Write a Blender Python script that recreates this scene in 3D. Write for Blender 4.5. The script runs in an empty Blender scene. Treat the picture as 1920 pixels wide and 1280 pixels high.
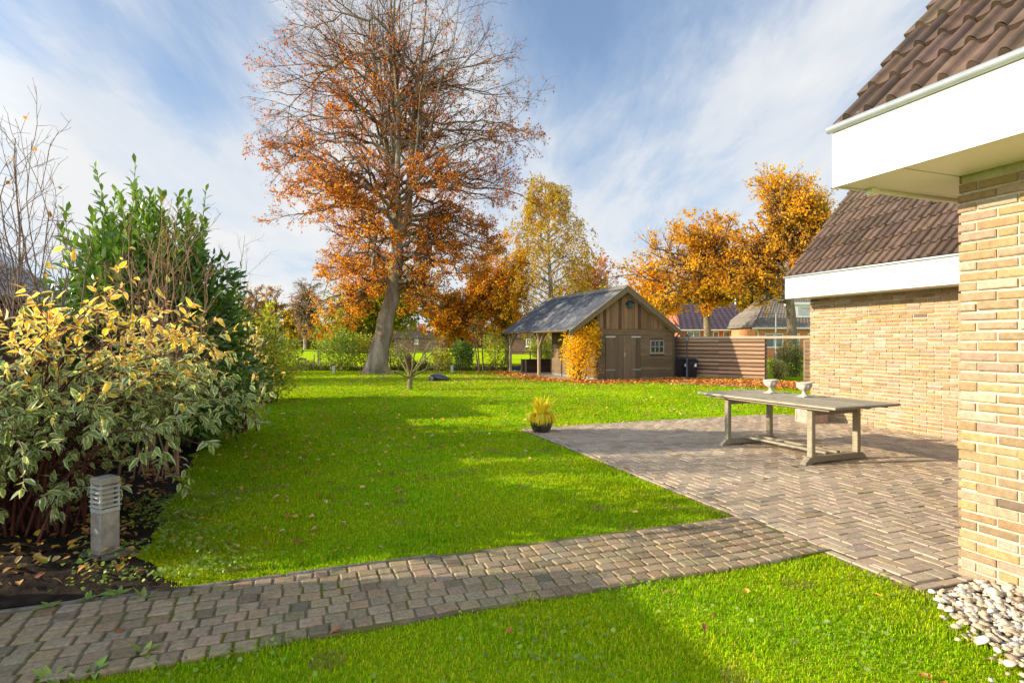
import bpy, math, random
import numpy as np
from mathutils import Vector, Matrix

# ------------------------------------------------------------------ camera, sky, sun, exposure
scene = bpy.context.scene
R_ = math.radians
SUN_EL, SUN_AZ = 19.5, 264.0          # azimuth of the sun, clockwise from +Y (west = left of the picture)
cam_d = bpy.data.cameras.new("camera")
cam = bpy.data.objects.new("camera", cam_d)
scene.collection.objects.link(cam)
cam_d.sensor_width = 36.0
cam_d.lens = 20.0
cam_d.clip_start = 0.05
cam_d.clip_end = 2000.0
cam.location = (0.0, 0.0, 1.5)
cam.rotation_euler = (R_(90), 0, 0)
scene.camera = cam
scene.view_settings.view_transform = 'Standard'
scene.view_settings.look = 'None'
scene.view_settings.gamma = 1.0
scene.view_settings.exposure = 0.90
scene.cycles.max_bounces = 6
scene.cycles.diffuse_bounces = 3
scene.cycles.glossy_bounces = 2
scene.cycles.transmission_bounces = 3
scene.cycles.use_denoising = True

world = bpy.data.worlds.new("World")
scene.world = world
world.use_nodes = True
wn = world.node_tree
wn.nodes.clear()
def N(tree, typ, **kw):
    n = tree.nodes.new(typ)
    for k, v in kw.items():
        if k.startswith('i_'):
            n.inputs[k[2:].replace('_', ' ')].default_value = v
        else:
            setattr(n, k, v)
    return n
def ramp(tree, stops, interp='LINEAR'):
    n = tree.nodes.new('ShaderNodeValToRGB')
    n.color_ramp.interpolation = interp
    e = n.color_ramp.elements
    while len(e) < len(stops):
        e.new(0.5)
    for i, (p, c) in enumerate(stops):
        e[i].position = p
        if not hasattr(c, '__len__'):
            c = (c, c, c)
        e[i].color = (c[0], c[1], c[2], 1)
    return n
def build_world():
    t = wn; L = t.links.new
    sky = N(t, 'ShaderNodeTexSky', sky_type='NISHITA', sun_disc=False, sun_elevation=R_(SUN_EL), sun_rotation=R_(SUN_AZ))
    sky.air_density = 1.0; sky.dust_density = 0.2; sky.ozone_density = 3.0
    bg1 = N(t, 'ShaderNodeBackground'); bg1.inputs['Strength'].default_value = 0.10
    L(sky.outputs[0], bg1.inputs[0])
    tc = N(t, 'ShaderNodeTexCoord')
    sep = N(t, 'ShaderNodeSeparateXYZ'); L(tc.outputs['Generated'], sep.inputs[0])
    zc = N(t, 'ShaderNodeMath', operation='ABSOLUTE'); L(sep.outputs['Z'], zc.inputs[0])
    za = N(t, 'ShaderNodeMath', operation='ADD'); L(zc.outputs[0], za.inputs[0]); za.inputs[1].default_value = 0.22
    dx = N(t, 'ShaderNodeMath', operation='DIVIDE'); L(sep.outputs['X'], dx.inputs[0]); L(za.outputs[0], dx.inputs[1])
    dy = N(t, 'ShaderNodeMath', operation='DIVIDE'); L(sep.outputs['Y'], dy.inputs[0]); L(za.outputs[0], dy.inputs[1])
    cmb = N(t, 'ShaderNodeCombineXYZ'); L(dx.outputs[0], cmb.inputs[0]); L(dy.outputs[0], cmb.inputs[1])
    # high thin streaks running away from the camera towards the right
    mp = N(t, 'ShaderNodeMapping'); mp.inputs['Rotation'].default_value = (0, 0, R_(38)); mp.inputs['Scale'].default_value = (1.0, 0.55, 1)
    mp.inputs['Location'].default_value = (3.3, 1.2, 0)
    L(cmb.outputs[0], mp.inputs[0])
    n1 = N(t, 'ShaderNodeTexNoise'); n1.inputs['Scale'].default_value = 1.35; n1.inputs['Detail'].default_value = 6; n1.inputs['Roughness'].default_value = 0.52; n1.inputs['Distortion'].default_value = 0.5
    L(mp.outputs[0], n1.inputs['Vector'])
    mp2 = N(t, 'ShaderNodeMapping'); mp2.inputs['Rotation'].default_value = (0, 0, R_(62)); mp2.inputs['Scale'].default_value = (2.6, 0.9, 1)
    L(cmb.outputs[0], mp2.inputs[0])
    n2 = N(t, 'ShaderNodeTexNoise'); n2.inputs['Scale'].default_value = 1.6; n2.inputs['Detail'].default_value = 8; n2.inputs['Roughness'].default_value = 0.64; n2.inputs['Distortion'].default_value = 0.3
    L(mp2.outputs[0], n2.inputs['Vector'])
    mixn = N(t, 'ShaderNodeMix', data_type='FLOAT'); mixn.inputs[0].default_value = 0.33
    L(n1.outputs[0], mixn.inputs[2]); L(n2.outputs[0], mixn.inputs[3])
    hz = N(t, 'ShaderNodeMath', operation='MULTIPLY'); L(zc.outputs[0], hz.inputs[0]); hz.inputs[1].default_value = -0.34
    hz2 = N(t, 'ShaderNodeMath', operation='ADD'); L(hz.outputs[0], hz2.inputs[0]); hz2.inputs[1].default_value = 0.155
    xs = N(t, 'ShaderNodeMath', operation='MULTIPLY'); L(sep.outputs['X'], xs.inputs[0]); xs.inputs[1].default_value = -0.03
    s1 = N(t, 'ShaderNodeMath', operation='ADD'); L(mixn.outputs[0], s1.inputs[0]); L(hz2.outputs[0], s1.inputs[1])
    s2 = N(t, 'ShaderNodeMath', operation='ADD'); L(s1.outputs[0], s2.inputs[0]); L(xs.outputs[0], s2.inputs[1])
    cr = ramp(t, [(0.36, 0.26), (0.45, 0.50), (0.55, 0.86), (0.66, 1.0)])
    L(s2.outputs[0], cr.inputs[0])
    ccol = ramp(t, [(0.0, (0.36, 0.55, 0.93)), (0.50, (0.62, 0.74, 0.91)), (1.0, (0.93, 0.94, 0.95))])
    L(cr.outputs[0], ccol.inputs[0])
    bg2 = N(t, 'ShaderNodeBackground')
    L(ccol.outputs[0], bg2.inputs[0])
    # added fill light: cloud brightened out of view, behind the camera's left shoulder
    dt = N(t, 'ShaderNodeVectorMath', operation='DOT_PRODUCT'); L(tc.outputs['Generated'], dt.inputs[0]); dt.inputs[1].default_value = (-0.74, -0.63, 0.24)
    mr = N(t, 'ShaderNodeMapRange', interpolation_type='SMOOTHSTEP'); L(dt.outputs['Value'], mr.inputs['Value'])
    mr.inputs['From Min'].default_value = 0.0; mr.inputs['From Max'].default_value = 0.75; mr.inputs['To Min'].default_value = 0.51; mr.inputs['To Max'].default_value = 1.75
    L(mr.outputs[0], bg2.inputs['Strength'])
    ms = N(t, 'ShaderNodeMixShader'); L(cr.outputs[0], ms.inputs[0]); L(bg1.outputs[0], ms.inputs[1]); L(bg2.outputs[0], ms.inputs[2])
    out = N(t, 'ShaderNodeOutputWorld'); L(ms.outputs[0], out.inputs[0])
build_world()

sun_d = bpy.data.lights.new("sun", 'SUN')
sun_d.energy = 4.7
sun_d.angle = R_(0.53)
sun_d.color = (1.0, 0.86, 0.64)
sun = bpy.data.objects.new("sun", sun_d)
scene.collection.objects.link(sun)
_az, _el = R_(SUN_AZ), R_(SUN_EL)
to_sun = Vector((math.sin(_az) * math.cos(_el), math.cos(_az) * math.cos(_el), math.sin(_el)))
sun.rotation_euler = to_sun.to_track_quat('Z', 'Y').to_euler()
sun.location = to_sun * 60

# ------------------------------------------------------------------ helpers
FPX, H = 1066.667, 1.5
TH = R_(20.0)                       # the house, patio, path and shed share one grid, turned 20 degrees
cT, sT = math.cos(TH), math.sin(TH)
def G(px, py):                      # a point of the ground in the photograph -> world
    Y = FPX * H / (py - 640.0)
    return ((px - 960.0) / FPX * Y, Y)
def at(px, Y):                      # x of a photograph column at a distance
    return (px - 960.0) / FPX * Y
def zat(py, Y):
    return H + (640.0 - py) / FPX * Y
def W(b, a):                        # grid -> world
    return (cT * b - sT * a, sT * b + cT * a)
def AB(x, y):
    return (cT * x + sT * y, -sT * x + cT * y)
rng = np.random.default_rng(7)

def link(o):
    scene.collection.objects.link(o)
    return o
def thing(name, label, cat, loc=(0, 0, 0), rz=0.0, group=None):
    o = bpy.data.objects.new(name, None)
    o.empty_display_size = 0.2
    link(o)
    o.location = loc if len(loc) == 3 else (loc[0], loc[1], 0)
    o.rotation_euler = (0, 0, rz)
    tag(o, label, cat, group)
    return o
def tag(o, label=None, cat=None, group=None, kind=None):
    if label: o['label'] = label
    if cat: o['category'] = cat
    if group: o['group'] = group
    if kind: o['kind'] = kind
    return o
def copy_tree(o, parent=None):
    c = o.copy(); link(c)
    if parent: c.parent = parent
    for ch in list(o.children):
        copy_tree(ch, c)
    return c

def mk(name, V, faces, mats, parent=None, col=None, smooth=False, midx=None, attrs=None):
    """faces: list of int arrays (m,3) / (m,4)."""
    me = bpy.data.meshes.new(name)
    V = np.asarray(V, dtype=np.float32).reshape(-1, 3)
    faces = [np.asarray(f, dtype=np.int32) for f in faces if len(f)]
    me.vertices.add(len(V))
    me.vertices.foreach_set('co', V.ravel())
    lv = np.concatenate([f.ravel() for f in faces])
    tot = np.concatenate([np.full(len(f), f.shape[1], dtype=np.int32) for f in faces])
    st = np.concatenate([[0], np.cumsum(tot)[:-1]]).astype(np.int32)
    me.loops.add(len(lv)); me.loops.foreach_set('vertex_index', lv)
    me.polygons.add(len(tot)); me.polygons.foreach_set('loop_start', st)
    me.polygons.foreach_set('loop_total', tot)
    if smooth:
        me.polygons.foreach_set('use_smooth', np.ones(len(tot), dtype=bool))
    else:
        me.polygons.foreach_set('use_smooth', np.zeros(len(tot), dtype=bool))
    if not isinstance(mats, (list, tuple)):
        mats = [mats]
    for m in mats:
        me.materials.append(m)
    if midx is not None:
        me.polygons.foreach_set('material_index', np.asarray(midx, dtype=np.int32))
    if col is not None:
        c = np.asarray(col, dtype=np.float32)
        if c.shape[1] == 3:
            c = np.concatenate([c, np.ones((len(c), 1), dtype=np.float32)], 1)
        at_ = me.attributes.new('col', 'FLOAT_COLOR', 'POINT')
        at_.data.foreach_set('color', c.ravel())
    for k, v in (attrs or {}).items():
        at_ = me.attributes.new(k, 'FLOAT', 'POINT')
        at_.data.foreach_set('value', np.asarray(v, dtype=np.float32))
    me.update(calc_edges=True)
    me.validate()
    o = bpy.data.objects.new(name, me)
    link(o)
    if parent: o.parent = parent
    return o

class MB:
    """collects shapes; build() links them as ONE mesh object"""
    def __init__(self):
        self.V = []; self.F3 = []; self.F4 = []; self.C = []; self.n = 0
        self.M3 = []; self.M4 = []
    def add(self, V, F, col=(1, 1, 1), mat=0):
        V = np.asarray(V, dtype=float)
        self.V.append(V)
        c = np.asarray(col, dtype=float)
        self.C.append(np.tile(c, (len(V), 1)) if c.ndim == 1 else c)
        for f in F:
            g = [i + self.n for i in f]
            if len(g) == 3: self.F3.append(g); self.M3.append(mat)
            elif len(g) == 4: self.F4.append(g); self.M4.append(mat)
            else:
                for k in range(1, len(g) - 1):
                    self.F3.append([g[0], g[k], g[k + 1]]); self.M3.append(mat)
        self.n += len(V)
        return self
    def addq(self, V, Q, col, mat=0):
        V = np.asarray(V, dtype=float)
        self.V.append(V)
        c = np.asarray(col, dtype=float)
        self.C.append(np.tile(c, (len(V), 1)) if c.ndim == 1 else c)
        self.F4.extend((np.asarray(Q) + self.n).tolist()); self.M4.extend([mat] * len(Q))
        self.n += len(V)
        return self
    def box(self, c, s, rz=0.0, col=(1, 1, 1), bev=0.0, mat=0, M=None):
        hx, hy, hz = s[0] / 2, s[1] / 2, s[2] / 2
        bev = min(bev, hx * .9, hy * .9, hz * .9)
        if bev <= 0:
            V = [(x, y, z) for z in (-hz, hz) for y in (-hy, hy) for x in (-hx, hx)]
            F = [(0, 2, 3, 1), (4, 5, 7, 6), (0, 1, 5, 4), (2, 6, 7, 3), (0, 4, 6, 2), (1, 3, 7, 5)]
        else:
            V = []; idx = {}
            for sx in (-1, 1):
                for sy in (-1, 1):
                    for sz in (-1, 1):
                        for ax in range(3):
                            p = [sx * (hx - (bev if ax != 0 else 0)), sy * (hy - (bev if ax != 1 else 0)), sz * (hz - (bev if ax != 2 else 0))]
                            idx[(sx, sy, sz, ax)] = len(V); V.append(p)
            F = []
            for ax in range(3):
                o1, o2 = [i for i in range(3) if i != ax]
                for s_ in (-1, 1):
                    q = []
                    for u, v in ((-1, -1), (1, -1), (1, 1), (-1, 1)):
                        k = [0, 0, 0]; k[ax] = s_; k[o1] = u; k[o2] = v
                        q.append(idx[tuple(k) + (ax,)])
                    F.append(q)
            for ax in range(3):
                o1, o2 = [i for i in range(3) if i != ax]
                for u in (-1, 1):
                    for v in (-1, 1):
                        k0 = [0, 0, 0]; k1 = [0, 0, 0]
                        k0[o1] = k1[o1] = u; k0[o2] = k1[o2] = v; k0[ax] = -1; k1[ax] = 1
                        F.append([idx[tuple(k0) + (o1,)], idx[tuple(k1) + (o1,)], idx[tuple(k1) + (o2,)], idx[tuple(k0) + (o2,)]])
            for sx in (-1, 1):
                for sy in (-1, 1):
                    for sz in (-1, 1):
                        F.append([idx[(sx, sy, sz, i)] for i in range(3)])
            Va = np.asarray(V)
            F2 = []
            for f in F:                         # outward winding
                p = Va[list(f)]; nrm = np.cross(p[1] - p[0], p[2] - p[0])
                F2.append(list(f) if np.dot(nrm, p.mean(0)) > 0 else list(f)[::-1])
            F = F2
        V = np.asarray(V, dtype=float)
        if M is not None:
            V = V @ np.asarray(M).T
        elif rz:
            c_, s_ = math.cos(rz), math.sin(rz)
            V = np.stack([V[:, 0] * c_ - V[:, 1] * s_, V[:, 0] * s_ + V[:, 1] * c_, V[:, 2]], 1)
        return self.add(V + np.asarray(c, dtype=float), F, col, mat)
    def bx(self, x0, x1, y0, y1, z0, z1, col=(1, 1, 1), bev=0.0, mat=0):
        return self.box(((x0 + x1) / 2, (y0 + y1) / 2, (z0 + z1) / 2), (abs(x1 - x0), abs(y1 - y0), abs(z1 - z0)), 0, col, bev, mat)
    def beam(self, p0, p1, w, h, up=(0, 0, 1), col=(1, 1, 1), bev=0.0, mat=0):
        p0 = np.asarray(p0, float); p1 = np.asarray(p1, float)
        d = p1 - p0; Ln = np.linalg.norm(d); d = d / Ln
        u = np.asarray(up, float)
        s = np.cross(u, d)
        if np.linalg.norm(s) < 1e-4: s = np.cross((1.0, 0, 0), d)
        s /= np.linalg.norm(s); u = np.cross(d, s)
        return self.box((p0 + p1) / 2, (Ln, w, h), 0, col, bev, mat, M=np.stack([d, s, u], 1))
    def tube(self, pts, rad, k=8, col=(1, 1, 1), caps=True, mat=0):
        V, Q = tubes(np.asarray(pts, float)[None], np.asarray(rad, float)[None] if hasattr(rad, '__len__') else np.full((1, len(pts)), rad), k)
        n0 = len(V); n = len(pts)
        F = [tuple(q) for q in Q]
        if caps:
            F.append(tuple(range(k))[::-1]); F.append(tuple(range((n - 1) * k, n * k)))
        return self.add(V, F, col, mat)
    def lathe(self, prof, k=20, c=(0, 0, 0), col=(1, 1, 1), mat=0):
        V = []; F = []
        n = len(prof)
        for r, z in prof:
            for i in range(k):
                t = 2 * math.pi * i / k
                V.append((c[0] + r * math.cos(t), c[1] + r * math.sin(t), c[2] + z))
        for j in range(n - 1):
            for i in range(k):
                F.append((j * k + i, j * k + (i + 1) % k, (j + 1) * k + (i + 1) % k, (j + 1) * k + i))
        F.append(tuple(range(k))[::-1]); F.append(tuple(range((n - 1) * k, n * k)))
        return self.add(V, F, col, mat)
    def prism(self, poly, p0, ux, uy, ext, col=(1, 1, 1), mat=0):
        """poly: 2-D outline in axes ux, uy at p0, pushed along ext"""
        p0, ux, uy, ext = [np.asarray(v, float) for v in (p0, ux, uy, ext)]
        A_ = [p0 + ux * x + uy * y for x, y in poly]
        V = A_ + [p + ext for p in A_]
        n = len(poly)
        F = [(i, (i + 1) % n, (i + 1) % n + n, i + n) for i in range(n)]
        F.append(tuple(range(n))[::-1]); F.append(tuple(range(n, 2 * n)))
        return self.add(V, F, col, mat)
    def build(self, name, mats, parent=None, smooth=False):
        V = np.concatenate(self.V)
        fs = []; mi = []
        if self.F3: fs.append(np.asarray(self.F3)); mi += self.M3
        if self.F4: fs.append(np.asarray(self.F4)); mi += self.M4
        return mk(name, V, fs, mats, parent, np.concatenate(self.C), smooth, mi)

def tubes(P, Rr, k=3):
    """P (N,n,3) polylines, Rr (N,n) radii -> verts, quads"""
    N_, n, _ = P.shape
    T = np.empty_like(P)
    T[:, 1:-1] = P[:, 2:] - P[:, :-2]; T[:, 0] = P[:, 1] - P[:, 0]; T[:, -1] = P[:, -1] - P[:, -2]
    T /= np.linalg.norm(T, axis=2, keepdims=True) + 1e-9
    ref = np.zeros_like(T); ref[..., 2] = 1
    ref[np.abs(T[..., 2]) > 0.9] = (1, 0, 0)
    # one reference per polyline keeps the rings from twisting
    mz = np.abs(T[..., 2]).max(1) > 0.9
    ref[mz] = (0.92, 0.39, 0.0)
    S = np.cross(T, ref); S /= np.linalg.norm(S, axis=2, keepdims=True) + 1e-9
    U = np.cross(S, T)
    ang = np.arange(k) * 2 * np.pi / k
    V = P[:, :, None] + Rr[:, :, None, None] * (S[:, :, None] * np.cos(ang)[None, None, :, None] + U[:, :, None] * np.sin(ang)[None, None, :, None])
    base = (np.arange(N_) * n * k)[:, None, None] + (np.arange(n - 1) * k)[None, :, None]
    i = np.arange(k)[None, None]; j = (np.arange(k) + 1) % k; j = j[None, None]
    Q = np.stack([base + i, base + j, base + k + j, base + k + i], -1)
    return V.reshape(-1, 3), Q.reshape(-1, 4)[:, ::-1]
def tube_mesh(name, groups, mat, parent, smooth=True, cols=None):
    Vs, Qs, Cs = [], [], []; n = 0
    for gi, (P, Rr, k) in enumerate(groups):
        if len(P) == 0: continue
        V, Q = tubes(P, Rr, k)
        Vs.append(V); Qs.append(Q + n); n += len(V)
        c = cols[gi] if cols else (1, 1, 1)
        Cs.append(np.tile(np.asarray(c, float), (len(V), 1)))
    return mk(name, np.concatenate(Vs), [np.concatenate(Qs)], mat, parent, np.concatenate(Cs), smooth)
def unit(v):
    return v / (np.linalg.norm(v, axis=-1, keepdims=True) + 1e-9)
def interp_line(P, t):
    """P (N,n,3), t (N,k) in 0..1 -> positions and tangents (N,k,3)"""
    n = P.shape[1]
    f = np.clip(t, 0, 0.9999) * (n - 1)
    i = f.astype(int); w = (f - i)[..., None]
    r = np.arange(len(P))[:, None]
    p0 = P[r, i]; p1 = P[r, i + 1]
    return p0 * (1 - w) + p1 * w, unit(p1 - p0)
def spawn(P, Rr, L, k, rg, t0=0.25, t1=1.0, ang=48, ratio=0.45, n=4, up=0.0, wob=0.12, droop=0.0, rr=0.55, rmin=0.004, flat=0.0, taper=0.5, jit=0.35):
    """k side branches on every polyline"""
    N_ = len(P)
    t = t0 + (t1 - t0) * (np.arange(k)[None] + rg.random((N_, k))) / k
    p, tan = interp_line(P, t)
    r = np.arange(N_)[:, None]
    f = np.clip(t, 0, .9999) * (P.shape[1] - 1)
    rad = Rr[r, f.astype(int)]
    v = rg.normal(size=(N_, k, 3)); v[..., 2] *= (1 - flat)
    perp = unit(v - (v * tan).sum(-1, keepdims=True) * tan)
    a = np.radians(ang * (1 + jit * rg.normal(size=(N_, k, 1))))
    d = unit(np.cos(a) * tan + np.sin(a) * perp + np.array([0, 0, up]))
    Ln = L[:, None] * ratio * (1.15 - taper * t) * (0.7 + 0.6 * rg.random((N_, k)))
    p = p.reshape(-1, 3); d = d.reshape(-1, 3); Ln = Ln.reshape(-1)
    out = np.empty((len(p), n, 3)); out[:, 0] = p
    cur = p.copy(); dd = d.copy()
    for i in range(1, n):
        dd = unit(dd + wob * rg.normal(size=dd.shape) + np.array([0, 0, -droop]))
        cur = cur + dd * (Ln / (n - 1))[:, None]
        out[:, i] = cur
    r0 = np.maximum(rad.reshape(-1) * rr, rmin)
    R2 = r0[:, None] * np.linspace(1, 0.35, n)[None]
    return out, np.maximum(R2, rmin * 0.6), Ln
def bez(p0, p1, p2, p3, n):
    t = np.linspace(0, 1, n)[None, :, None]
    p0, p1, p2, p3 = [np.asarray(p, float)[:, None] for p in (p0, p1, p2, p3)]
    return (1 - t) ** 3 * p0 + 3 * (1 - t) ** 2 * t * p1 + 3 * (1 - t) * t ** 2 * p2 + t ** 3 * p3
def leaf_pos(P, k, rg, t0=0.0, spread=0.05):
    t = t0 + (1 - t0) * rg.random((len(P), k))
    p, tan = interp_line(P, t)
    return (p + rg.normal(size=p.shape) * spread).reshape(-1, 3), tan.reshape(-1, 3)
def palette(n, cols, rg, wts=None, jit=0.18):
    cols = np.asarray(cols, float)
    w = None if wts is None else np.asarray(wts, float) / np.sum(wts)
    i = rg.choice(len(cols), n, p=w)
    return cols[i] * (1 + jit * rg.normal(size=(n, 1))).clip(0.5, 1.6)
def leaf_mesh(name, pos, dirs, size, cols, mat, parent, rg, aspect=0.55, fold=0.18, shape='simple', nrm=None, ws=(0.05, 0.95, 0.8, 0.03)):
    """one small folded leaf per position"""
    n = len(pos)
    d = unit(dirs)
    if nrm is None: nrm = rg.normal(size=(n, 3))
    s = unit(np.cross(d, nrm)); u = np.cross(s, d)
    size = np.broadcast_to(np.asarray(size, float), (n,))[:, None]
    w = size * aspect * 0.5
    if shape == 'simple':          # rhombus folded along its midrib
        a = pos; b = pos + d * size
        m = pos + d * size * 0.45
        V = np.stack([a, m - s * w + u * w * fold * 2, b, m + s * w + u * w * fold * 2], 1).reshape(-1, 3)
        k = np.arange(n)[:, None] * 4
        F = [np.concatenate([k + [[0, 2, 1]], k + [[0, 3, 2]]]).reshape(-1, 3)]
        return mk(name, V, F, mat, parent, np.repeat(cols, 4, 0))
    # broad leaf: midrib + margins, curved; 'edge' runs 0 at the midrib to 1 at the margin
    ts = np.array([0.0, 0.28, 0.66, 1.0])
    Vs = []; E = []
    curl = rg.normal(0.0, 0.22, size=(n, 1)) + 0.16
    for t, wv in zip(ts, ws):
        c = pos + d * size * t - u * size * curl * t * t
        up = u * w * wv * fold * 2
        Vs += [c - s * w * wv + up, c, c + s * w * wv + up]
        E += [1.0, 0.0, 1.0]
    V = np.stack(Vs, 1).reshape(-1, 3)
    k = np.arange(n)[:, None] * 12
    q = []
    for j in range(3):
        q += [k + [[3 * j, 3 * j + 1, 3 * j + 4, 3 * j + 3]], k + [[3 * j + 1, 3 * j + 2, 3 * j + 5, 3 * j + 4]]]
    return mk(name, V, [np.concatenate(q).reshape(-1, 4)], mat, parent, np.repeat(cols, 12, 0), True, None, {'edge': np.tile(np.array(E), n)})

# ------------------------------------------------------------------ materials
def new_mat(name):
    m = bpy.data.materials.new(name)
    m.use_nodes = True
    m.node_tree.nodes.clear()
    return m, m.node_tree
def surf(name, base=(0.5, 0.5, 0.5), rough=0.7, var=0.2, scale=4.0, bump=0.0, bscale=40.0, use_col=False, stretch=(1, 1, 1), spec=0.3, metal=0.0, base2=None, stain=None, stain_at=(0.55, 0.75), sscale=2.0, bdist=0.01, detail=5):
    m, t = new_mat(name); L = t.links.new
    tc = N(t, 'ShaderNodeTexCoord')
    mp = N(t, 'ShaderNodeMapping'); mp.inputs['Scale'].default_value = stretch; L(tc.outputs['Object'], mp.inputs[0])
    n1 = N(t, 'ShaderNodeTexNoise'); n1.inputs['Scale'].default_value = scale; n1.inputs['Detail'].default_value = detail; n1.inputs['Roughness'].default_value = 0.6
    L(mp.outputs[0], n1.inputs['Vector'])
    b2 = base2 or tuple(c * (1 - var * 1.4) for c in base); b1 = tuple(min(c * (1 + var), 0.95) for c in base)
    cr = ramp(t, [(0.3, b2), (0.7, b1)]); L(n1.outputs[0], cr.inputs[0])
    colr = cr.outputs[0]
    if use_col:
        at_ = N(t, 'ShaderNodeAttribute', attribute_name='col')
        mx = N(t, 'ShaderNodeMix', data_type='RGBA', blend_type='MULTIPLY'); mx.inputs[0].default_value = 1.0
        L(colr, mx.inputs[6]); L(at_.outputs['Color'], mx.inputs[7]); colr = mx.outputs[2]
    if stain is not None:
        n3 = N(t, 'ShaderNodeTexNoise'); n3.inputs['Scale'].default_value = sscale; n3.inputs['Detail'].default_value = 6; n3.inputs['Roughness'].default_value = 0.65
        L(tc.outputs['Object'], n3.inputs['Vector'])
        sr = ramp(t, [(stain_at[0], 0.0), (stain_at[1], 1.0)]); L(n3.outputs[0], sr.inputs[0])
        mx = N(t, 'ShaderNodeMix', data_type='RGBA'); L(sr.outputs[0], mx.inputs[0]); L(colr, mx.inputs[6]); mx.inputs[7].default_value = (*stain, 1)
        colr = mx.outputs[2]
    bs = N(t, 'ShaderNodeBsdfPrincipled'); L(colr, bs.inputs['Base Color'])
    bs.inputs['Roughness'].default_value = rough; bs.inputs['Metallic'].default_value = metal
    bs.inputs['Specular IOR Level'].default_value = spec
    if bump > 0:
        n2 = N(t, 'ShaderNodeTexNoise'); n2.inputs['Scale'].default_value = bscale; n2.inputs['Detail'].default_value = 4
        L(mp.outputs[0], n2.inputs['Vector'])
        bp = N(t, 'ShaderNodeBump'); bp.inputs['Strength'].default_value = bump; bp.inputs['Distance'].default_value = bdist
        L(n2.outputs[0], bp.inputs['Height']); L(bp.outputs[0], bs.inputs['Normal'])
    out = N(t, 'ShaderNodeOutputMaterial'); L(bs.outputs[0], out.inputs[0])
    return m
def leaf_mat(name, trans=0.4, rough=0.5, spec=0.25, tint=(1.25, 1.15, 0.8), margin=None, margin_at=(0.45, 0.62)):
    m, t = new_mat(name); L = t.links.new
    at_ = N(t, 'ShaderNodeAttribute', attribute_name='col'); colr = at_.outputs['Color']
    if margin:
        ed = N(t, 'ShaderNodeAttribute', attribute_name='edge')
        tc = N(t, 'ShaderNodeTexCoord'); n1 = N(t, 'ShaderNodeTexNoise'); n1.inputs['Scale'].default_value = 60; L(tc.outputs['Object'], n1.inputs['Vector'])
        ad = N(t, 'ShaderNodeMath', operation='MULTIPLY_ADD'); L(n1.outputs[0], ad.inputs[0]); ad.inputs[1].default_value = 0.5; L(ed.outputs['Fac'], ad.inputs[2])
        sr = ramp(t, [(margin_at[0] + .25, 0.0), (margin_at[1] + .25, 1.0)]); L(ad.outputs[0], sr.inputs[0])
        mx = N(t, 'ShaderNodeMix', data_type='RGBA'); L(sr.outputs[0], mx.inputs[0]); L(colr, mx.inputs[6])
        # the margin keeps some of the leaf's own colour
        mg = N(t, 'ShaderNodeMix', data_type='RGBA'); mg.inputs[0].default_value = 0.32; mg.inputs[6].default_value = (*margin, 1); L(colr, mg.inputs[7])
        L(mg.outputs[2], mx.inputs[7]); colr = mx.outputs[2]
    bs = N(t, 'ShaderNodeBsdfPrincipled'); L(colr, bs.inputs['Base Color']); bs.inputs['Roughness'].default_value = rough; bs.inputs['Specular IOR Level'].default_value = spec
    tm = N(t, 'ShaderNodeMix', data_type='RGBA', blend_type='MULTIPLY'); tm.inputs[0].default_value = 1.0; L(colr, tm.inputs[6]); tm.inputs[7].default_value = (*tint, 1)
    tr = N(t, 'ShaderNodeBsdfTranslucent'); L(tm.outputs[2], tr.inputs[0])
    ms = N(t, 'ShaderNodeMixShader'); ms.inputs[0].default_value = trans; L(bs.outputs[0], ms.inputs[1]); L(tr.outputs[0], ms.inputs[2])
    out = N(t, 'ShaderNodeOutputMaterial'); L(ms.outputs[0], out.inputs[0])
    return m
def bark_mat(name, c1, c2, moss=None, scale=6, bump=0.5):
    return surf(name, c1, 0.9, 0.3, scale, bump, 18, use_col=True, stretch=(1, 1, 0.35), base2=c2, stain=moss, stain_at=(0.52, 0.7), sscale=1.2, spec=0.15, bdist=0.03)
# ------------------------------------------------------------------ ground, lawn, field, path, patio
def lawn_material():
    m, t = new_mat('lawn'); L = t.links.new
    tc = N(t, 'ShaderNodeTexCoord')
    n1 = N(t, 'ShaderNodeTexNoise'); n1.inputs['Scale'].default_value = 0.55; n1.inputs['Detail'].default_value = 6; n1.inputs['Roughness'].default_value = 0.6
    L(tc.outputs['Object'], n1.inputs['Vector'])
    n2 = N(t, 'ShaderNodeTexNoise'); n2.inputs['Scale'].default_value = 26; n2.inputs['Detail'].default_value = 5; n2.inputs['Roughness'].default_value = 0.7
    L(tc.outputs['Object'], n2.inputs['Vector'])
    c1 = ramp(t, [(0.3, (0.24, 0.36, 0.010)), (0.52, (0.33, 0.44, 0.010)), (0.72, (0.44, 0.47, 0.02))]); L(n1.outputs[0], c1.inputs[0])
    c2 = ramp(t, [(0.3, 0.62), (0.62, 1.1)]); L(n2.outputs[0], c2.inputs[0])
    mx = N(t, 'ShaderNodeMix', data_type='RGBA', blend_type='MULTIPLY'); mx.inputs[0].default_value = 1.0
    L(c1.outputs[0], mx.inputs[6]); L(c2.outputs[0], mx.inputs[7])
    bs = N(t, 'ShaderNodeBsdfPrincipled'); L(mx.outputs[2], bs.inputs['Base Color']); bs.inputs['Roughness'].default_value = 0.95; bs.inputs['Specular IOR Level'].default_value = 0.0
    bp = N(t, 'ShaderNodeBump'); bp.inputs['Strength'].default_value = 0.9; bp.inputs['Distance'].default_value = 0.04; L(n2.outputs[0], bp.inputs['Height']); L(bp.outputs[0], bs.inputs['Normal'])
    out = N(t, 'ShaderNodeOutputMaterial'); L(bs.outputs[0], out.inputs[0])
    return m
M_lawn = lawn_material()
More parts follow.
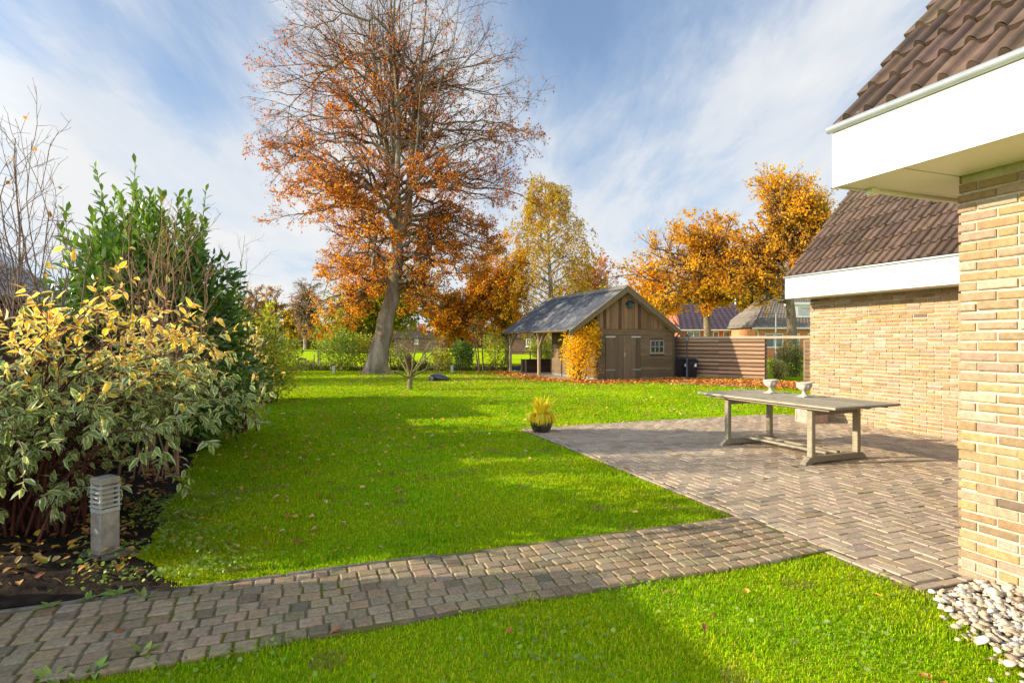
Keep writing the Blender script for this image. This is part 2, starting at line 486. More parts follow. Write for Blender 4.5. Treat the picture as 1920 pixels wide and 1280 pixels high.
M_soil = surf('soil', (0.030, 0.021, 0.015), 1.0, 0.5, 9, 0.9, 30, stain=(0.03, 0.05, 0.012), stain_at=(0.62, 0.75), sscale=3, spec=0.1)
M_joint = surf('joint_sand', (0.20, 0.16, 0.10), 1.0, 0.4, 7, 0.5, 60, stain=(0.12, 0.13, 0.015), stain_at=(0.46, 0.60), sscale=2.2, spec=0.1)
M_patjoint = surf('patio_joint', (0.16, 0.125, 0.09), 1.0, 0.35, 9, 0.5, 60, spec=0.1)
M_cobble = surf('cobble', (0.9, 0.9, 0.9), 0.9, 0.28, 45, 0.8, 130, use_col=True, stain=(0.07, 0.065, 0.02), stain_at=(0.60, 0.74), sscale=2.6, spec=0.25, bdist=0.004)
M_paver = surf('paver', (0.92, 0.92, 0.92), 0.9, 0.25, 38, 0.8, 120, use_col=True, stain=(0.52, 0.43, 0.31), stain_at=(0.53, 0.78), sscale=1.1, spec=0.25, bdist=0.004)
M_field = surf('field_grass', (0.40, 0.52, 0.012), 0.95, 0.12, 0.25, 0.6, 9, base2=(0.30, 0.44, 0.006), spec=0.0)

def sheet(name, poly, z, mat):
    V = [(x, y, z) for x, y in poly]
    o = mk(name, V, [np.array([list(range(len(poly)))])] if len(poly) in (3, 4) else [np.array([[0, i, i + 1] for i in range(1, len(poly) - 1)])], mat)
    return tag(o, kind='structure')
sheet('ground', [(-600, -80), (600, -80), (600, 900), (-600, 900)], 0.0, M_lawn)
sheet('field', [(-140, 30.2), (60, 30.2), (90, 115), (-190, 115)], 0.004, M_field)

def grid_rect(b0, b1, a0, a1):
    return [W(b0, a0), W(b1, a0), W(b1, a1), W(b0, a1)]
PATH_A0, PATH_A1, PAT_B0, PAT_B1, PAT_A0, PAT_A1 = 3.02, 3.845, 3.44, 9.195, 2.34, 9.1
root_rot = (0, 0, TH)
def grid_obj(o):
    o.rotation_euler = root_rot
    return o

def build_path():
    mb = MB(); rg = np.random.default_rng(11)
    mb.bx(-6.0, PAT_B0 + 0.05, PATH_A0 + 0.0, PATH_A1 + 0.03, -0.02, 0.021, mat=1)
    rows = 8; rw = (PATH_A1 - PATH_A0) / rows
    for r in range(rows):
        a = PATH_A0 + rw * (r + .5)
        b = -6.0 + rg.random() * .1
        while b < PAT_B0 - 0.03:
            w = 0.112 + rg.normal() * 0.010
            wob = 0.018 * math.sin(b * 1.7 + r * .25) + 0.012 * math.sin(b * 4.1)
            sink = 0.012 * max(0, math.sin(b * 0.9 + 1.0)) * (1 if b < -1 else .3)
            c = np.array([0.375, 0.285, 0.17]) * (0.85 + 0.3 * rg.random()) * np.array([1 + .05 * rg.normal(), 1, 1 + .05 * rg.normal()])
            if rg.random() < .12: c = c * 0.72
            if b < -2.2 and rg.random() < 0.15:
                b += w; continue
            gap = 0.008 + 0.006 * rg.random()
            Mx = (Matrix.Rotation(rg.normal() * .045, 3, 'Z') @ Matrix.Rotation(rg.normal() * .011, 3, 'X') @ Matrix.Rotation(rg.normal() * .011, 3, 'Y'))
            mb.box((b + w / 2, a + wob, 0.001 + rg.normal() * .002 - sink * .7), (w - gap, rw - gap - .004 * rg.random(), 0.06), 0, c, 0.007, 0, M=Mx)
            b += w
    o = grid_obj(mb.build('path', [M_cobble, M_joint]))
    tag(o, kind='structure')
    # thin concrete edging that keeps the flower bed off the path
    mb = MB()
    b = -6.0
    k = 0
    rg = np.random.default_rng(5)
    while b < 0.55:
        Ln = 0.98
        mb.box((b + Ln / 2, PATH_A1 + 0.04 + 0.006 * rg.normal(), -0.004), (Ln - .012, 0.035, 0.07), rg.normal() * .006, np.array([.22, .19, .155]) * (0.9 + .2 * rg.random()), 0.008)
        b += Ln
    o = grid_obj(mb.build('edging_kerb', surf('edging', (.9, .9, .9), .95, .3, 14, .7, 60, use_col=True, stain=(.05, .045, .03), stain_at=(.5, .65), sscale=5)))
    tag(o, 'thin weathered concrete edging strip between the dark flower bed and the cobbled path', 'edging')
build_path()

def build_patio():
    rg = np.random.default_rng(3)
    mb = MB()
    mb.bx(PAT_B0, PAT_B1, PAT_A0, PAT_A1, -0.02, 0.0145, mat=1)
    w_, n_ = 0.1, 2
    lo_b, hi_b, lo_a, hi_a = PAT_B0, PAT_B1, PAT_A0, PAT_A1
    ns = int((hi_a - lo_a) / w_) + 8
    cent = []
    for s in range(-8, ns):
        for j in range(-40, 60):
            for kind in (0, 1):
                x = (s + 2 * n_ * j) * w_; y = s * w_
                if kind == 0: cx, cy, sx, sy = x + n_ * w_ / 2, y + w_ / 2, n_ * w_, w_
                else: cx, cy, sx, sy = x + w_ / 2, y + w_ + n_ * w_ / 2, w_, n_ * w_
                cx += lo_b; cy += lo_a
                if cx < lo_b - .05 or cx > hi_b + .05 or cy < lo_a + .03 or cy > hi_a - .03: continue
                x0, x1 = max(cx - sx / 2, lo_b + .07), min(cx + sx / 2, hi_b); y0, y1 = max(cy - sy / 2, lo_a + .07), min(cy + sy / 2, hi_a - .07)
                if x1 - x0 < .03 or y1 - y0 < .03: continue
                cent.append(((x0 + x1) / 2, (y0 + y1) / 2, x1 - x0, y1 - y0))
    # a soldier course along the open edges
    b = lo_b + .0
    while b < hi_b - .2:
        cent.append((b + .1, lo_a + .033, .2, .064)); cent.append((b + .1, hi_a - .033, .2, .064)); b += .2
    a = lo_a + .07
    while a < hi_a - .2:
        cent.append((lo_b + .033, a + .1, .062, .2)); a += .2
    for cx, cy, sx, sy in cent:
        c = np.array([0.50, 0.385, 0.265]) * (0.84 + .32 * rg.random()) * np.array([1 + .03 * rg.normal(), 1, 1 + .045 * rg.normal()])
        if rg.random() < .10: c *= 0.85
        dz = 0.002 * math.sin(cx * 2.1 + cy) + .0015 * math.sin(cy * 3.3)
        Mx = (Matrix.Rotation(rg.normal() * .012, 3, 'Z') @ Matrix.Rotation(rg.normal() * .014, 3, 'X') @ Matrix.Rotation(rg.normal() * .014, 3, 'Y'))
        mb.box((cx, cy, -.0065 + dz + rg.normal() * .0018), (sx - .006, sy - .006, .06), 0, c, .004, 0, M=Mx)
    o = grid_obj(mb.build('patio', [M_paver, M_patjoint]))
    tag(o, kind='structure')
build_patio()

def bed_edge(a):                    # lawn / flower bed boundary in grid coordinates
    return float(np.interp(a, [3.9, 4.5, 5.2, 7, 11, 18, 30], [-0.75, -1.02, -1.12, -1.25, -1.55, -1.95, -2.45]))
def build_bed():
    rg = np.random.default_rng(23)
    na, nb = 240, 40
    V = []; 
    for i in range(na):
        a = 3.96 + (28.5 - 3.96) * (i / (na - 1)) ** 1.6
        e = bed_edge(a) + 0.05 * math.sin(a * 5) + .04 * math.sin(a * 13.1)
        for j in range(nb):
            f = j / (nb - 1)
            b = e + (-6.0 - e) * f
            z = 0.002 + 0.05 * min(1, f * 8) + 0.028 * rg.normal() * min(1, f * 6) * (0.5 if a > 8 else 0.8)
            z = z * min(1, .15 + (a - 3.96) / .35)
            V.append((b, a, max(z, 0.003)))
    i = np.arange(na - 1)[:, None] * nb; j = np.arange(nb - 1)[None]
    Q = np.stack([i + j, i + j + 1, i + nb + j + 1, i + nb + j], -1).reshape(-1, 4)[:, ::-1]
    o = grid_obj(mk('flower_bed', V, [Q], M_soil, smooth=True)); tag(o, kind='structure')
build_bed()
sheet('gravel_bed', [W(3.40, 2.33), W(3.93, 2.33), W(3.93, -2.5), W(2.6, -2.5), W(2.8, 0.6)][::-1], 0.012, surf('gravel_soil', (.16, .13, .09), 1, .4, 12, .8, 50))
# ------------------------------------------------------------------ the house
M_mortar = surf('mortar', (0.52, 0.45, 0.33), 0.95, 0.16, 22, 0.7, 120, spec=0.15, bdist=.004)
M_brick = surf('brick', (0.95, 0.95, 0.95), 0.9, 0.24, 24, 1.0, 75, use_col=True, spec=0.2, bdist=.006)
M_white = surf('white_panel', (0.60, 0.585, 0.545), 0.4, 0.03, 1.5, 0, spec=0.4)
M_soffit = surf('soffit_panel', (0.84, 0.80, 0.71), 0.5, 0.02, 1.5)
M_zinc = surf('zinc', (0.42, 0.44, 0.45), 0.45, 0.1, 6, 0, metal=0.4)
def tile_material(name, base):
    m = surf(name, (0.9, 0.9, 0.9), 0.82, 0.28, 9, 0.35, 120, use_col=True, stain=(0.36, 0.32, 0.26), stain_at=(0.68, 0.75), sscale=9, spec=0.3, bdist=.004)
    t = m.node_tree; L = t.links.new
    bs = [n for n in t.nodes if n.type == 'BSDF_PRINCIPLED'][0]
    src = bs.inputs['Base Color'].links[0].from_socket
    tc = [n for n in t.nodes if n.type == 'TEX_COORD'][0]
    n = N(t, 'ShaderNodeTexNoise'); n.inputs['Scale'].default_value = 3.4; n.inputs['Detail'].default_value = 5; n.inputs['Roughness'].default_value = .75
    L(tc.outputs['Object'], n.inputs['Vector'])
    r = ramp(t, [(0.69, 0.0), (0.715, 1.0)]); L(n.outputs[0], r.inputs[0])
    mx = N(t, 'ShaderNodeMix', data_type='RGBA'); L(r.outputs[0], mx.inputs[0]); L(src, mx.inputs[6]); mx.inputs[7].default_value = (0.50, 0.30, 0.02, 1)
    L(mx.outputs[2], bs.inputs['Base Color'])
    return m
M_tile = tile_material('roof_tile', None)
BRICKS = [(0.41, 0.29, 0.15), (0.43, 0.305, 0.195), (0.38, 0.245, 0.13), (0.46, 0.37, 0.265), (0.39, 0.275, 0.16), (0.43, 0.305, 0.14), (0.40, 0.275, 0.195), (0.20, 0.145, 0.105), (0.31, 0.22, 0.125)]
BW = [5, 6, 4, 3, 3, 2.5, 2, .2, .6]
def brick_face(mb, o, u, nrm, length, zh, seed, depth=0.013, z0=0.0, top=None):
    """bricks on a mortar plane: o corner, u along the wall, nrm outwards; top(s) limits the height"""
    rg = np.random.default_rng(seed)
    o = np.asarray(o, float); u = np.asarray(u, float); nrm = np.asarray(nrm, float); up = np.array([0, 0, 1.0])
    rh = 0.0625
    rows = int((zh - z0) / rh + .3)
    Vs, Cs = [], []
    for r in range(rows):
        z = z0 + r * rh + 0.006
        s = 0.0; first = True
        while s < length - 0.03:
            if first: Lb = 0.10 if r % 2 else 0.21; first = False
            else: Lb = 0.21 if rg.random() < .86 else 0.10
            e = min(s + Lb, length)
            if top is None or z + rh < min(top(s), top(e)):
                h = 0.0490 + rg.normal() * .0016
                ins = 0.0075
                d = depth + rg.normal() * .0026
                j = lambda q: rg.normal() * q
                x0, x1 = s + j(.0026), e + j(.0026)
                zz0, zz1 = z + j(.0022), z + h + j(.0022)
                back = [(x0, zz0), (x1, zz0), (x1, zz1), (x0, zz1)]
                fr = [(x0 + ins + abs(j(.002)), zz0 + ins + j(.0016)), (x1 - ins - abs(j(.002)), zz0 + ins + j(.0016)), (x1 - ins - abs(j(.002)), zz1 - ins + j(.0016)), (x0 + ins + abs(j(.002)), zz1 - ins + j(.0016))]
                Vs += [o + u * x + up * y + nrm * -.004 for x, y in back]
                Vs += [o + u * x + up * y + nrm * (d - .0045) for x, y in back]
                Vs += [o + u * x + up * y + nrm * (d + j(.0012)) for x, y in fr]
                c = np.array(BRICKS[rg.choice(len(BRICKS), p=np.array(BW) / sum(BW))]) * (0.91 + .18 * rg.random())
                Cs.append(c)
            s = e + 0.0115
    n = len(Cs)
    k = np.arange(n)[:, None] * 12
    Q = []
    for i in range(4):
        i2 = (i + 1) % 4
        Q.append(k + [[i, i2, i2 + 4, i + 4]]); Q.append(k + [[i + 4, i2 + 4, i2 + 8, i + 8]])
    Q.append(k + [[8, 9, 10, 11]])
    Q = np.concatenate(Q)
    V = np.asarray(Vs)
    # outward winding
    q = Q[-1]; nn = np.cross(V[q[1]] - V[q[0]], V[q[2]] - V[q[0]])
    if np.dot(nn, nrm) < 0: Q = Q[:, ::-1]
    mb.addq(V, Q, np.repeat(np.asarray(Cs), 12, 0), 0)

def tile_roof(name, be, ze, pitch, a0, a1, rows, parent, seed, sgn=1, pitch_len=0.335):
    """concrete tiles with two rolls each; eave line at (be, ze) running along a; sgn +1 climbs towards +b"""
    rg = np.random.default_rng(seed)
    cp, sp = math.cos(pitch), math.sin(pitch)
    tw = 0.30; per = 0.15
    # one roll profile, sampled
    us = np.array([0, .10, .22, .34, .46, .56, .64, .72, .80, .88, .95, 1.0])
    hs = np.array([.004, .001, 0, 0, .001, .004, .026, .042, .046, .042, .026, .004])
    ua = np.concatenate([us[:-1] * per, per + us * per]); ha = np.concatenate([hs[:-1], hs])
    nu = len(ua)
    up = np.array([sgn * cp, 0, sp]); nr = np.array([-sgn * sp, 0, cp])
    Vs, Qs, Cs = [], [], []; n = 0
    ncol = int(math.ceil((a1 - a0) / tw))
    for r in range(rows):
        for c in range(ncol):
            aL = a1 - c * tw
            v0 = r * pitch_len + rg.normal() * .004; v1 = (r + 1) * pitch_len + .05
            lift = .030 + rg.normal() * .003
            ver = []
            LF = .034
            for (v, l, hk) in ((v0, LF - .034, .85), (v0 - .004, LF + .001, 1.0), (v0, LF + .002, 1.0), (v0 + .02, LF + .002, 1.0), (v1, 0.0, 1.0)):
                p = np.array([be, 0, ze])[None] + up[None] * v + nr[None] * (ha * hk + l)[:, None] + np.array([0, 1, 0])[None] * (aL - ua + rg.normal() * .001)[:, None]
                ver.append(p)
            V = np.concatenate(ver)
            Q = []
            for k in (0, 2, 3):
                for i in range(nu - 1):
                    Q.append((k * nu + i, k * nu + i + 1, (k + 1) * nu + i + 1, (k + 1) * nu + i))
            if c == 0:          # the end tile shows its side at the verge
                e0 = V[[nu * 1, nu * 4]]; m0 = len(V)
                V = np.concatenate([V, e0, e0 - nr * .05])
                Q.append((m0, m0 + 1, m0 + 3, m0 + 2))
            Qs.append(np.array(Q) + n); Vs.append(V); n += len(V)
            col = np.array([0.130, 0.086, 0.062]) * (.7 + .6 * rg.random()) * np.array([1, 1 + .03 * rg.normal(), 1 + .05 * rg.normal()])
            Cs.append(np.tile(col, (len(V), 1)))
    V = np.concatenate(Vs); Q = np.concatenate(Qs)
    # underlay board, closes the roof from below and at the verge
    Lh = rows * pitch_len
    o = np.array([be, 0, ze])
    cs = []
    for a in (a0, a1 - .012):
        for v in (0.06, Lh):
            for d in (-0.015, -0.10):
                cs.append(o + up * v + nr * d + np.array([0, a, 0]))
    m = len(V)
    B = np.array([(0, 1, 3, 2), (4, 6, 7, 5), (0, 4, 5, 1), (2, 3, 7, 6), (0, 2, 6, 4), (1, 5, 7, 3)]) + m
    V = np.concatenate([V, np.array(cs)]); Q = np.concatenate([Q if sgn > 0 else Q[:, ::-1], B])
    C = np.concatenate(Cs + [np.tile([.10, .07, .055], (8, 1))])
    return mk(name, V, [Q], M_tile, parent, C, True)

def build_house():
    t = thing('brick_house', 'yellow brick house with brown tiled roofs and white eaves beside the patio', 'house', (0, 0, 0), TH)
    # near wing: its long wall and its end wall
    mb = MB()
    P_B, P_A = 3.935, 2.43
    mb.bx(P_B, P_B + .3, -7, P_A, -.05, 2.56, col=(1, 1, 1), mat=1)
    brick_face(mb, (P_B, P_A + .012, 0), (0, -1, 0), (-1, 0, 0), 6.5, 2.54, 1)
    mb.build('wall', [M_brick, M_mortar], t)
    mb = MB()
    mb.bx(P_B + .3, 9.2, P_A - .3, P_A - .003, -.05, 2.54, mat=1)
    gab = lambda s: 2.5 + 1.07 * min(s, 5.27 - s) + .3
    brick_face(mb, (P_B, P_A, 0), (1, 0, 0), (0, 1, 0), 5.25, 5.9, 2, top=gab)
    mb.prism([(0, 0), (5.27, 0), (5.27, .2), (2.635, 3.1), (0, .2)], (P_B, P_A - .004, 2.54), (1, 0, 0), (0, 0, 1), (0, -.28, 0), mat=1)
    mb.build('wall', [M_brick, M_mortar], t)
    # far wing: wall along the patio
    mb = MB()
    Q_B, Q_A = 9.2, 8.37
    mb.bx(Q_B, Q_B + .3, P_A, Q_A, -.05, 2.34, mat=1)
    brick_face(mb, (Q_B, Q_A + .012, 0), (0, -1, 0), (-1, 0, 0), Q_A - P_A, 2.31, 3)
    mb.build('wall', [M_brick, M_mortar], t)
    mb = MB()
    mb.bx(Q_B + .3, 15.8, Q_A - .3, Q_A - .003, -.05, 2.34, mat=1)
    gab2 = lambda s: 2.35 + 1.07 * min(s, 6.6 - s) + .25
    brick_face(mb, (Q_B, Q_A, 0), (1, 0, 0), (0, 1, 0), 6.6, 6.2, 4, top=gab2)
    mb.prism([(0, 0), (6.6, 0), (6.6, .2), (3.3, 3.8), (0, .2)], (Q_B, Q_A - .004, 2.34), (1, 0, 0), (0, 0, 1), (0, -.28, 0), mat=1)
    mb.build('wall', [M_brick, M_mortar], t)
    mb = MB(); mb.bx(15.5, 15.8, -7, Q_A - .3, -.05, 2.34); mb.bx(P_B + .3, 15.5, -7.3, -7, -.05, 2.4)
    mb.build('wall', [M_mortar], t)
    pt = R_(47)
    # near eave: boxed white fascia, soffit, zinc rim, tiles
    eB, eA, z0, z1 = 3.368, 2.89, 2.541, 2.925
    mb = MB(); mb.bx(eB, eB + .022, -7, .30, z0, z1, bev=.002); mb.bx(eB, eB + .022, .303, eA, z0, z1, bev=.002)
    mb.bx(eB + .022, eB + .5, eA - .022, eA, z0 + .001, z1 - .002, bev=.002)
    mb.build('fascia', [M_white], t)
    mb = MB(); mb.bx(eB + .024, P_B - .001, -7, P_A + .0, z0 + .012, z0 + .03)
    mb.bx(eB + .024, 9.0, P_A + .018, eA - .024, z0 + .012, z0 + .03)
    mb.bx(eB + .30, 9.0, eA - .06, eA - .024, z0 - .012, z0 + .011, bev=.003); mb.bx(eB + .28, eB + .34, eA - .08, eA - .03, z0 - .035, z0 + .011, bev=.003)
    mb.build('soffit', [M_soffit], t)
    mb = MB(); mb.tube([(eB - .012, -7, z1 + .012), (eB - .012, eA + .02, z1 + .012)], .026, 12)
    mb.build('gutter', [M_zinc], t, True)
    tile_roof('roof', eB + .03, z1 + .02, pt, -1.5, eA, 14, t, 5)
    tile_roof('roof', 9.77, z1 + .02, pt, -1.5, eA, 14, t, 6, sgn=-1)
    mb = MB()
    mb.beam((eB + .09, eA - .03, z1 - .03), (6.5, eA - .03, z1 - .03 + 3.04 * 1.072), .03, .16, (0, 0, 1)); mb.beam((9.68, eA - .03, z1 - .03), (6.56, eA - .03, z1 - .03 + 3.04 * 1.072), .03, .16, (0, 0, 1))
    mb.build('bargeboard', [M_white], t)
    # far eave
    eB, eA, z0, z1 = 8.63, 8.44, 2.312, 2.712
    mb = MB(); mb.bx(eB, eB + .022, 2.93, 5.95, z0, z1, bev=.002); mb.bx(eB, eB + .022, 5.953, eA, z0, z1, bev=.002); mb.bx(eB + .022, eB + .5, eA - .022, eA, z0 + .001, z1 - .002)
    mb.build('fascia', [M_white], t)
    mb = MB(); mb.bx(eB + .024, Q_B - .001, P_A + .03, eA - .024, z0 + .012, z0 + .03)
    mb.build('soffit', [M_soffit], t)
    mb = MB(); mb.tube([(eB - .012, 2.95, z1 + .008), (eB - .012, eA + .02, z1 + .008)], .02, 10)
    mb.build('gutter', [M_zinc], t, True)
    tile_roof('roof', eB + .03, z1 + .02, pt, 2.95, eA, 17, t, 7)
    tile_roof('roof', 16.4, z1 + .02, pt, 2.95, eA, 17, t, 8, sgn=-1)
    mb = MB()
    mb.beam((eB + .09, eA - .03, z1 - .03), (12.46, eA - .03, z1 - .03 + 3.75 * 1.072), .03, .16, (0, 0, 1)); mb.beam((16.3, eA - .03, z1 - .03), (12.56, eA - .03, z1 - .03 + 3.75 * 1.072), .03, .16, (0, 0, 1))
    mb.build('bargeboard', [M_white], t)
build_house()
# ------------------------------------------------------------------ patio furniture, lamp, pot
M_teak = surf('weathered_teak', (0.95, 0.95, 0.95), 0.85, 0.22, 5, 0.5, 16, use_col=True, stretch=(14, 1.2, 14), stain=(0.17, 0.15, 0.03), stain_at=(0.60, 0.80), sscale=3.0, spec=0.2, bdist=.004)
M_stone = surf('cast_stone', (0.50, 0.46, 0.40), 0.95, 0.2, 12, 0.7, 70, stain=(0.20, 0.19, 0.15), stain_at=(0.6, 0.8), sscale=9, spec=0.15, bdist=.004)
def build_table():
    cx, cy = 3.72, 7.66
    t = thing('garden_table', 'long weathered wooden trestle table standing on the paved patio', 'table', (cx, cy, .02), R_(23))
    rg = np.random.default_rng(9)
    g = lambda: np.array([.37, .325, .24]) * (.86 + .28 * rg.random())
    Lt, Wt = 2.25, 1.13        # local y = length, x = width
    mb = MB()
    # frame rails with slats laid across
    for x in (-Wt / 2 + .035, Wt / 2 - .035):
        mb.bx(x - .035, x + .035, -Lt / 2, Lt / 2, .704, .732, g(), .003)
    nb = 11; w = (Wt - .14) / nb
    for i in range(nb):
        x = -Wt / 2 + .07 + w * (i + .5)
        for (y0, y1) in ((-Lt / 2 + .09, -.004), (.004, Lt / 2 - .09)):
            mb.bx(x - w / 2 + .0018, x + w / 2 - .0018, y0, y1, .706, .730 + rg.normal() * .0007, g(), .002)
    for y in (-Lt / 2 + .045, Lt / 2 - .045):
        mb.bx(-Wt / 2 + .07, Wt / 2 - .07, y - .045, y + .045, .7045, .7315, g(), .003)
    mb.build('tabletop', [M_teak], t)
    mb = MB()
    for x in (-.36, .36):
        mb.prism([(-.92, .703), (.92, .703), (.90, .665), (.86, .645), (-.86, .645), (-.90, .665)], (x - .017, 0, 0), (0, 1, 0), (0, 0, 1), (.034, 0, 0), g())
    for x in (-.50, .50):
        mb.prism([(-1.02, .702), (1.02, .702), (1.0, .672), (-1.0, .672)], (x - .012, 0, 0), (0, 1, 0), (0, 0, 1), (.024, 0, 0), g())
    mb.build('apron', [M_teak], t)
    for y in (-.68, .68):
        for x in (-.40, .40):
            mb = MB(); mb.bx(x - .032, x + .032, y - .036, y + .036, .085, .66, g() * np.array([1, 1, .93]), .005)
            s = 1 if x < 0 else -1
            mb.prism([(0, .66), (.10 * s, .66), (.10 * s, .63), (.05 * s, .61), (0, .57)], (x + .033 * s, y - .02, 0), (1, 0, 0), (0, 0, 1), (0, .04, 0), g())
            mb.build('leg', [M_teak], t)
        mb = MB()
        mb.prism([(-.54, 0), (-.45, .0), (-.40, .018), (.40, .018), (.45, 0), (.54, 0), (.53, .03), (.46, .085), (.36, .092), (-.36, .092), (-.46, .085), (-.53, .03)], (0, y - .038, 0), (1, 0, 0), (0, 0, 1), (0, .076, 0), g() * .9)
        mb.build('foot', [M_teak], t)
        mb = MB(); mb.bx(-.367, .367, y - .018, y + .018, .585, .655, g(), .003); mb.build('crossbar', [M_teak], t)
    mb = MB()
    for x in (-.10, .10): mb.bx(x - .03, x + .03, -.66, .66, .094, .122, g(), .003)
    for y in (-.22, .16): mb.bx(-.068, .068, y - .03, y + .03, .097, .118, g(), .003)
    mb.build('stretcher', [M_teak], t)
build_table()
def build_urn(x, y, label):
    t = thing('stone_urn', label, 'urn', (x, y, .7525), .3, group='stone urns on the garden table')
    mb = MB(); k = 48
    prof = [(.062, 0), (.062, .018), (.046, .026), (.026, .048), (.022, .068), (.034, .080), (.060, .098), (.083, .128), (.092, .160), (.090, .172), (.101, .178), (.103, .196), (.088, .197), (.083, .165), (.04, .12)]
    V = []; F = []
    for r, z in prof:
        for i in range(k):
            th = 2 * math.pi * i / k
            rr = r
            if .085 < z < .165 and r > .05: rr = r * (1 + .06 * math.cos(8 * th)) 
            V.append((rr * math.cos(th), rr * math.sin(th), z))
    n = len(prof)
    for j in range(n - 1):
        for i in range(k): F.append((j * k + i, j * k + (i + 1) % k, (j + 1) * k + (i + 1) % k, (j + 1) * k + i))
    F.append(tuple(range(k))[::-1]); F.append(tuple(range((n - 1) * k, n * k)))
    mb.add(V, F); mb.build('bowl', [M_stone], t, True)
    mb = MB(); mb.bx(-.066, .066, -.066, .066, -.0005, .012, bev=.003); mb.build('plinth', [M_stone], t)
build_urn(3.75, 8.25, 'pale stone urn on the table with lawn behind it, farther from the camera')
build_urn(3.95, 7.69, 'pale stone urn on the table directly in front of the brick wall corner')

def build_block():
    t = thing('stone_planter', 'low square pinkish stone planter standing by the brick wall behind the table', 'planter', (5.48, 10.42, .018), TH)
    mb = MB()
    mat = surf('pink_stone', (.42, .31, .25), .9, .2, 14, .6, 60, spec=.2)
    for x0, x1, y0, y1 in ((-.19, .19, -.19, -.15), (-.19, .19, .15, .19), (-.19, -.15, -.149, .149), (.15, .19, -.149, .149)):
        mb.bx(x0, x1, y0, y1, 0, .30, bev=.006)
    mb.build('shell', [mat], t)
    mb = MB(); mb.bx(-.149, .149, -.149, .149, .02, .26); mb.build('soil', [M_soil], t)
build_block()

def build_bollard():
    t = thing('bollard_lamp', 'short square grey metal bollard lamp with louvred head under the variegated bush', 'garden lamp', (-2.86, 4.0, .02), R_(-28))
    mat = surf('worn_aluminium', (.36, .325, .28), .75, .25, 10, .3, 60, metal=.25, stain=(.12, .095, .07), stain_at=(.55, .8), sscale=14)
    mat2 = surf('galvanised', (.46, .45, .42), .7, .2, 20, .2, 40, metal=.1)
    conc = surf('concrete_foot', (.15, .125, .10), .95, .3, 9, .8, 40)
    t.scale = (.9, .9, 1.0)
    s = .07
    mb = MB(); mb.box((0.03, 0, -.005), (.34, .26, .03), .1, (1, 1, 1), .006); mb.build('concrete_slab', [conc], t)
    mb = MB(); mb.bx(-.085, .085, -.085, .085, .010, .022, bev=.003); mb.build('base_plate', [mat], t)
    mb = MB(); mb.bx(-s, s, -s, s, .022, .29, bev=.004); mb.build('post', [mat], t)
    mb = MB(); mb.bx(-s - .002, s + .002, -s - .002, s + .002, .291, .318, bev=.002); mb.build('collar', [mat2], t)
    mb = MB()
    mb.bx(-s + .013, s - .013, -s + .013, s - .013, .4815, .4819)
    for x in (-1, 1):
        for y in (-1, 1): mb.bx(x * (s - .006) - .006, x * (s - .006) + .006, y * (s - .006) - .006, y * (s - .006) + .006, .318, .482)
    fr = mb.build('louvre_frame', [mat2], t)
    for i in range(5):
        z = .336 + i * .033
        mb = MB()
        for (x0, y0, x1, y1) in ((-1, -1, 1, -1), (1, -1, 1, 1), (1, 1, -1, 1), (-1, 1, -1, -1)):
            p0 = np.array([x0 * s, y0 * s, z]); p1 = np.array([x1 * s, y1 * s, z])
            nrm = np.array([(x0 + x1) / 2, (y0 + y1) / 2, 0.0])
            V = [p0 * [.86, .86, 1] + [0, 0, .006], p1 * [.86, .86, 1] + [0, 0, .006], p1 * [1.13, 1.13, 1] - [0, 0, .004], p0 * [1.13, 1.13, 1] - [0, 0, .004]]
            V = V + [v - np.array([0, 0, .003]) for v in V]
            mb.add(V, [(0, 1, 2, 3), (7, 6, 5, 4), (3, 2, 6, 7), (1, 0, 4, 5), (0, 3, 7, 4), (2, 1, 5, 6)])
        mb.build('louvre', [mat2], fr)
    mb = MB(); mb.bx(-.045, .045, -.045, .045, .319, .481, bev=.01); mb.build('diffuser', [surf('milky_glass', (.42, .37, .25), .35, .1, 8)], t)
    mb = MB(); mb.bx(-s - .004, s + .004, -s - .004, s + .004, .483, .530, bev=.006); mb.build('cap', [mat], t)
build_bollard()

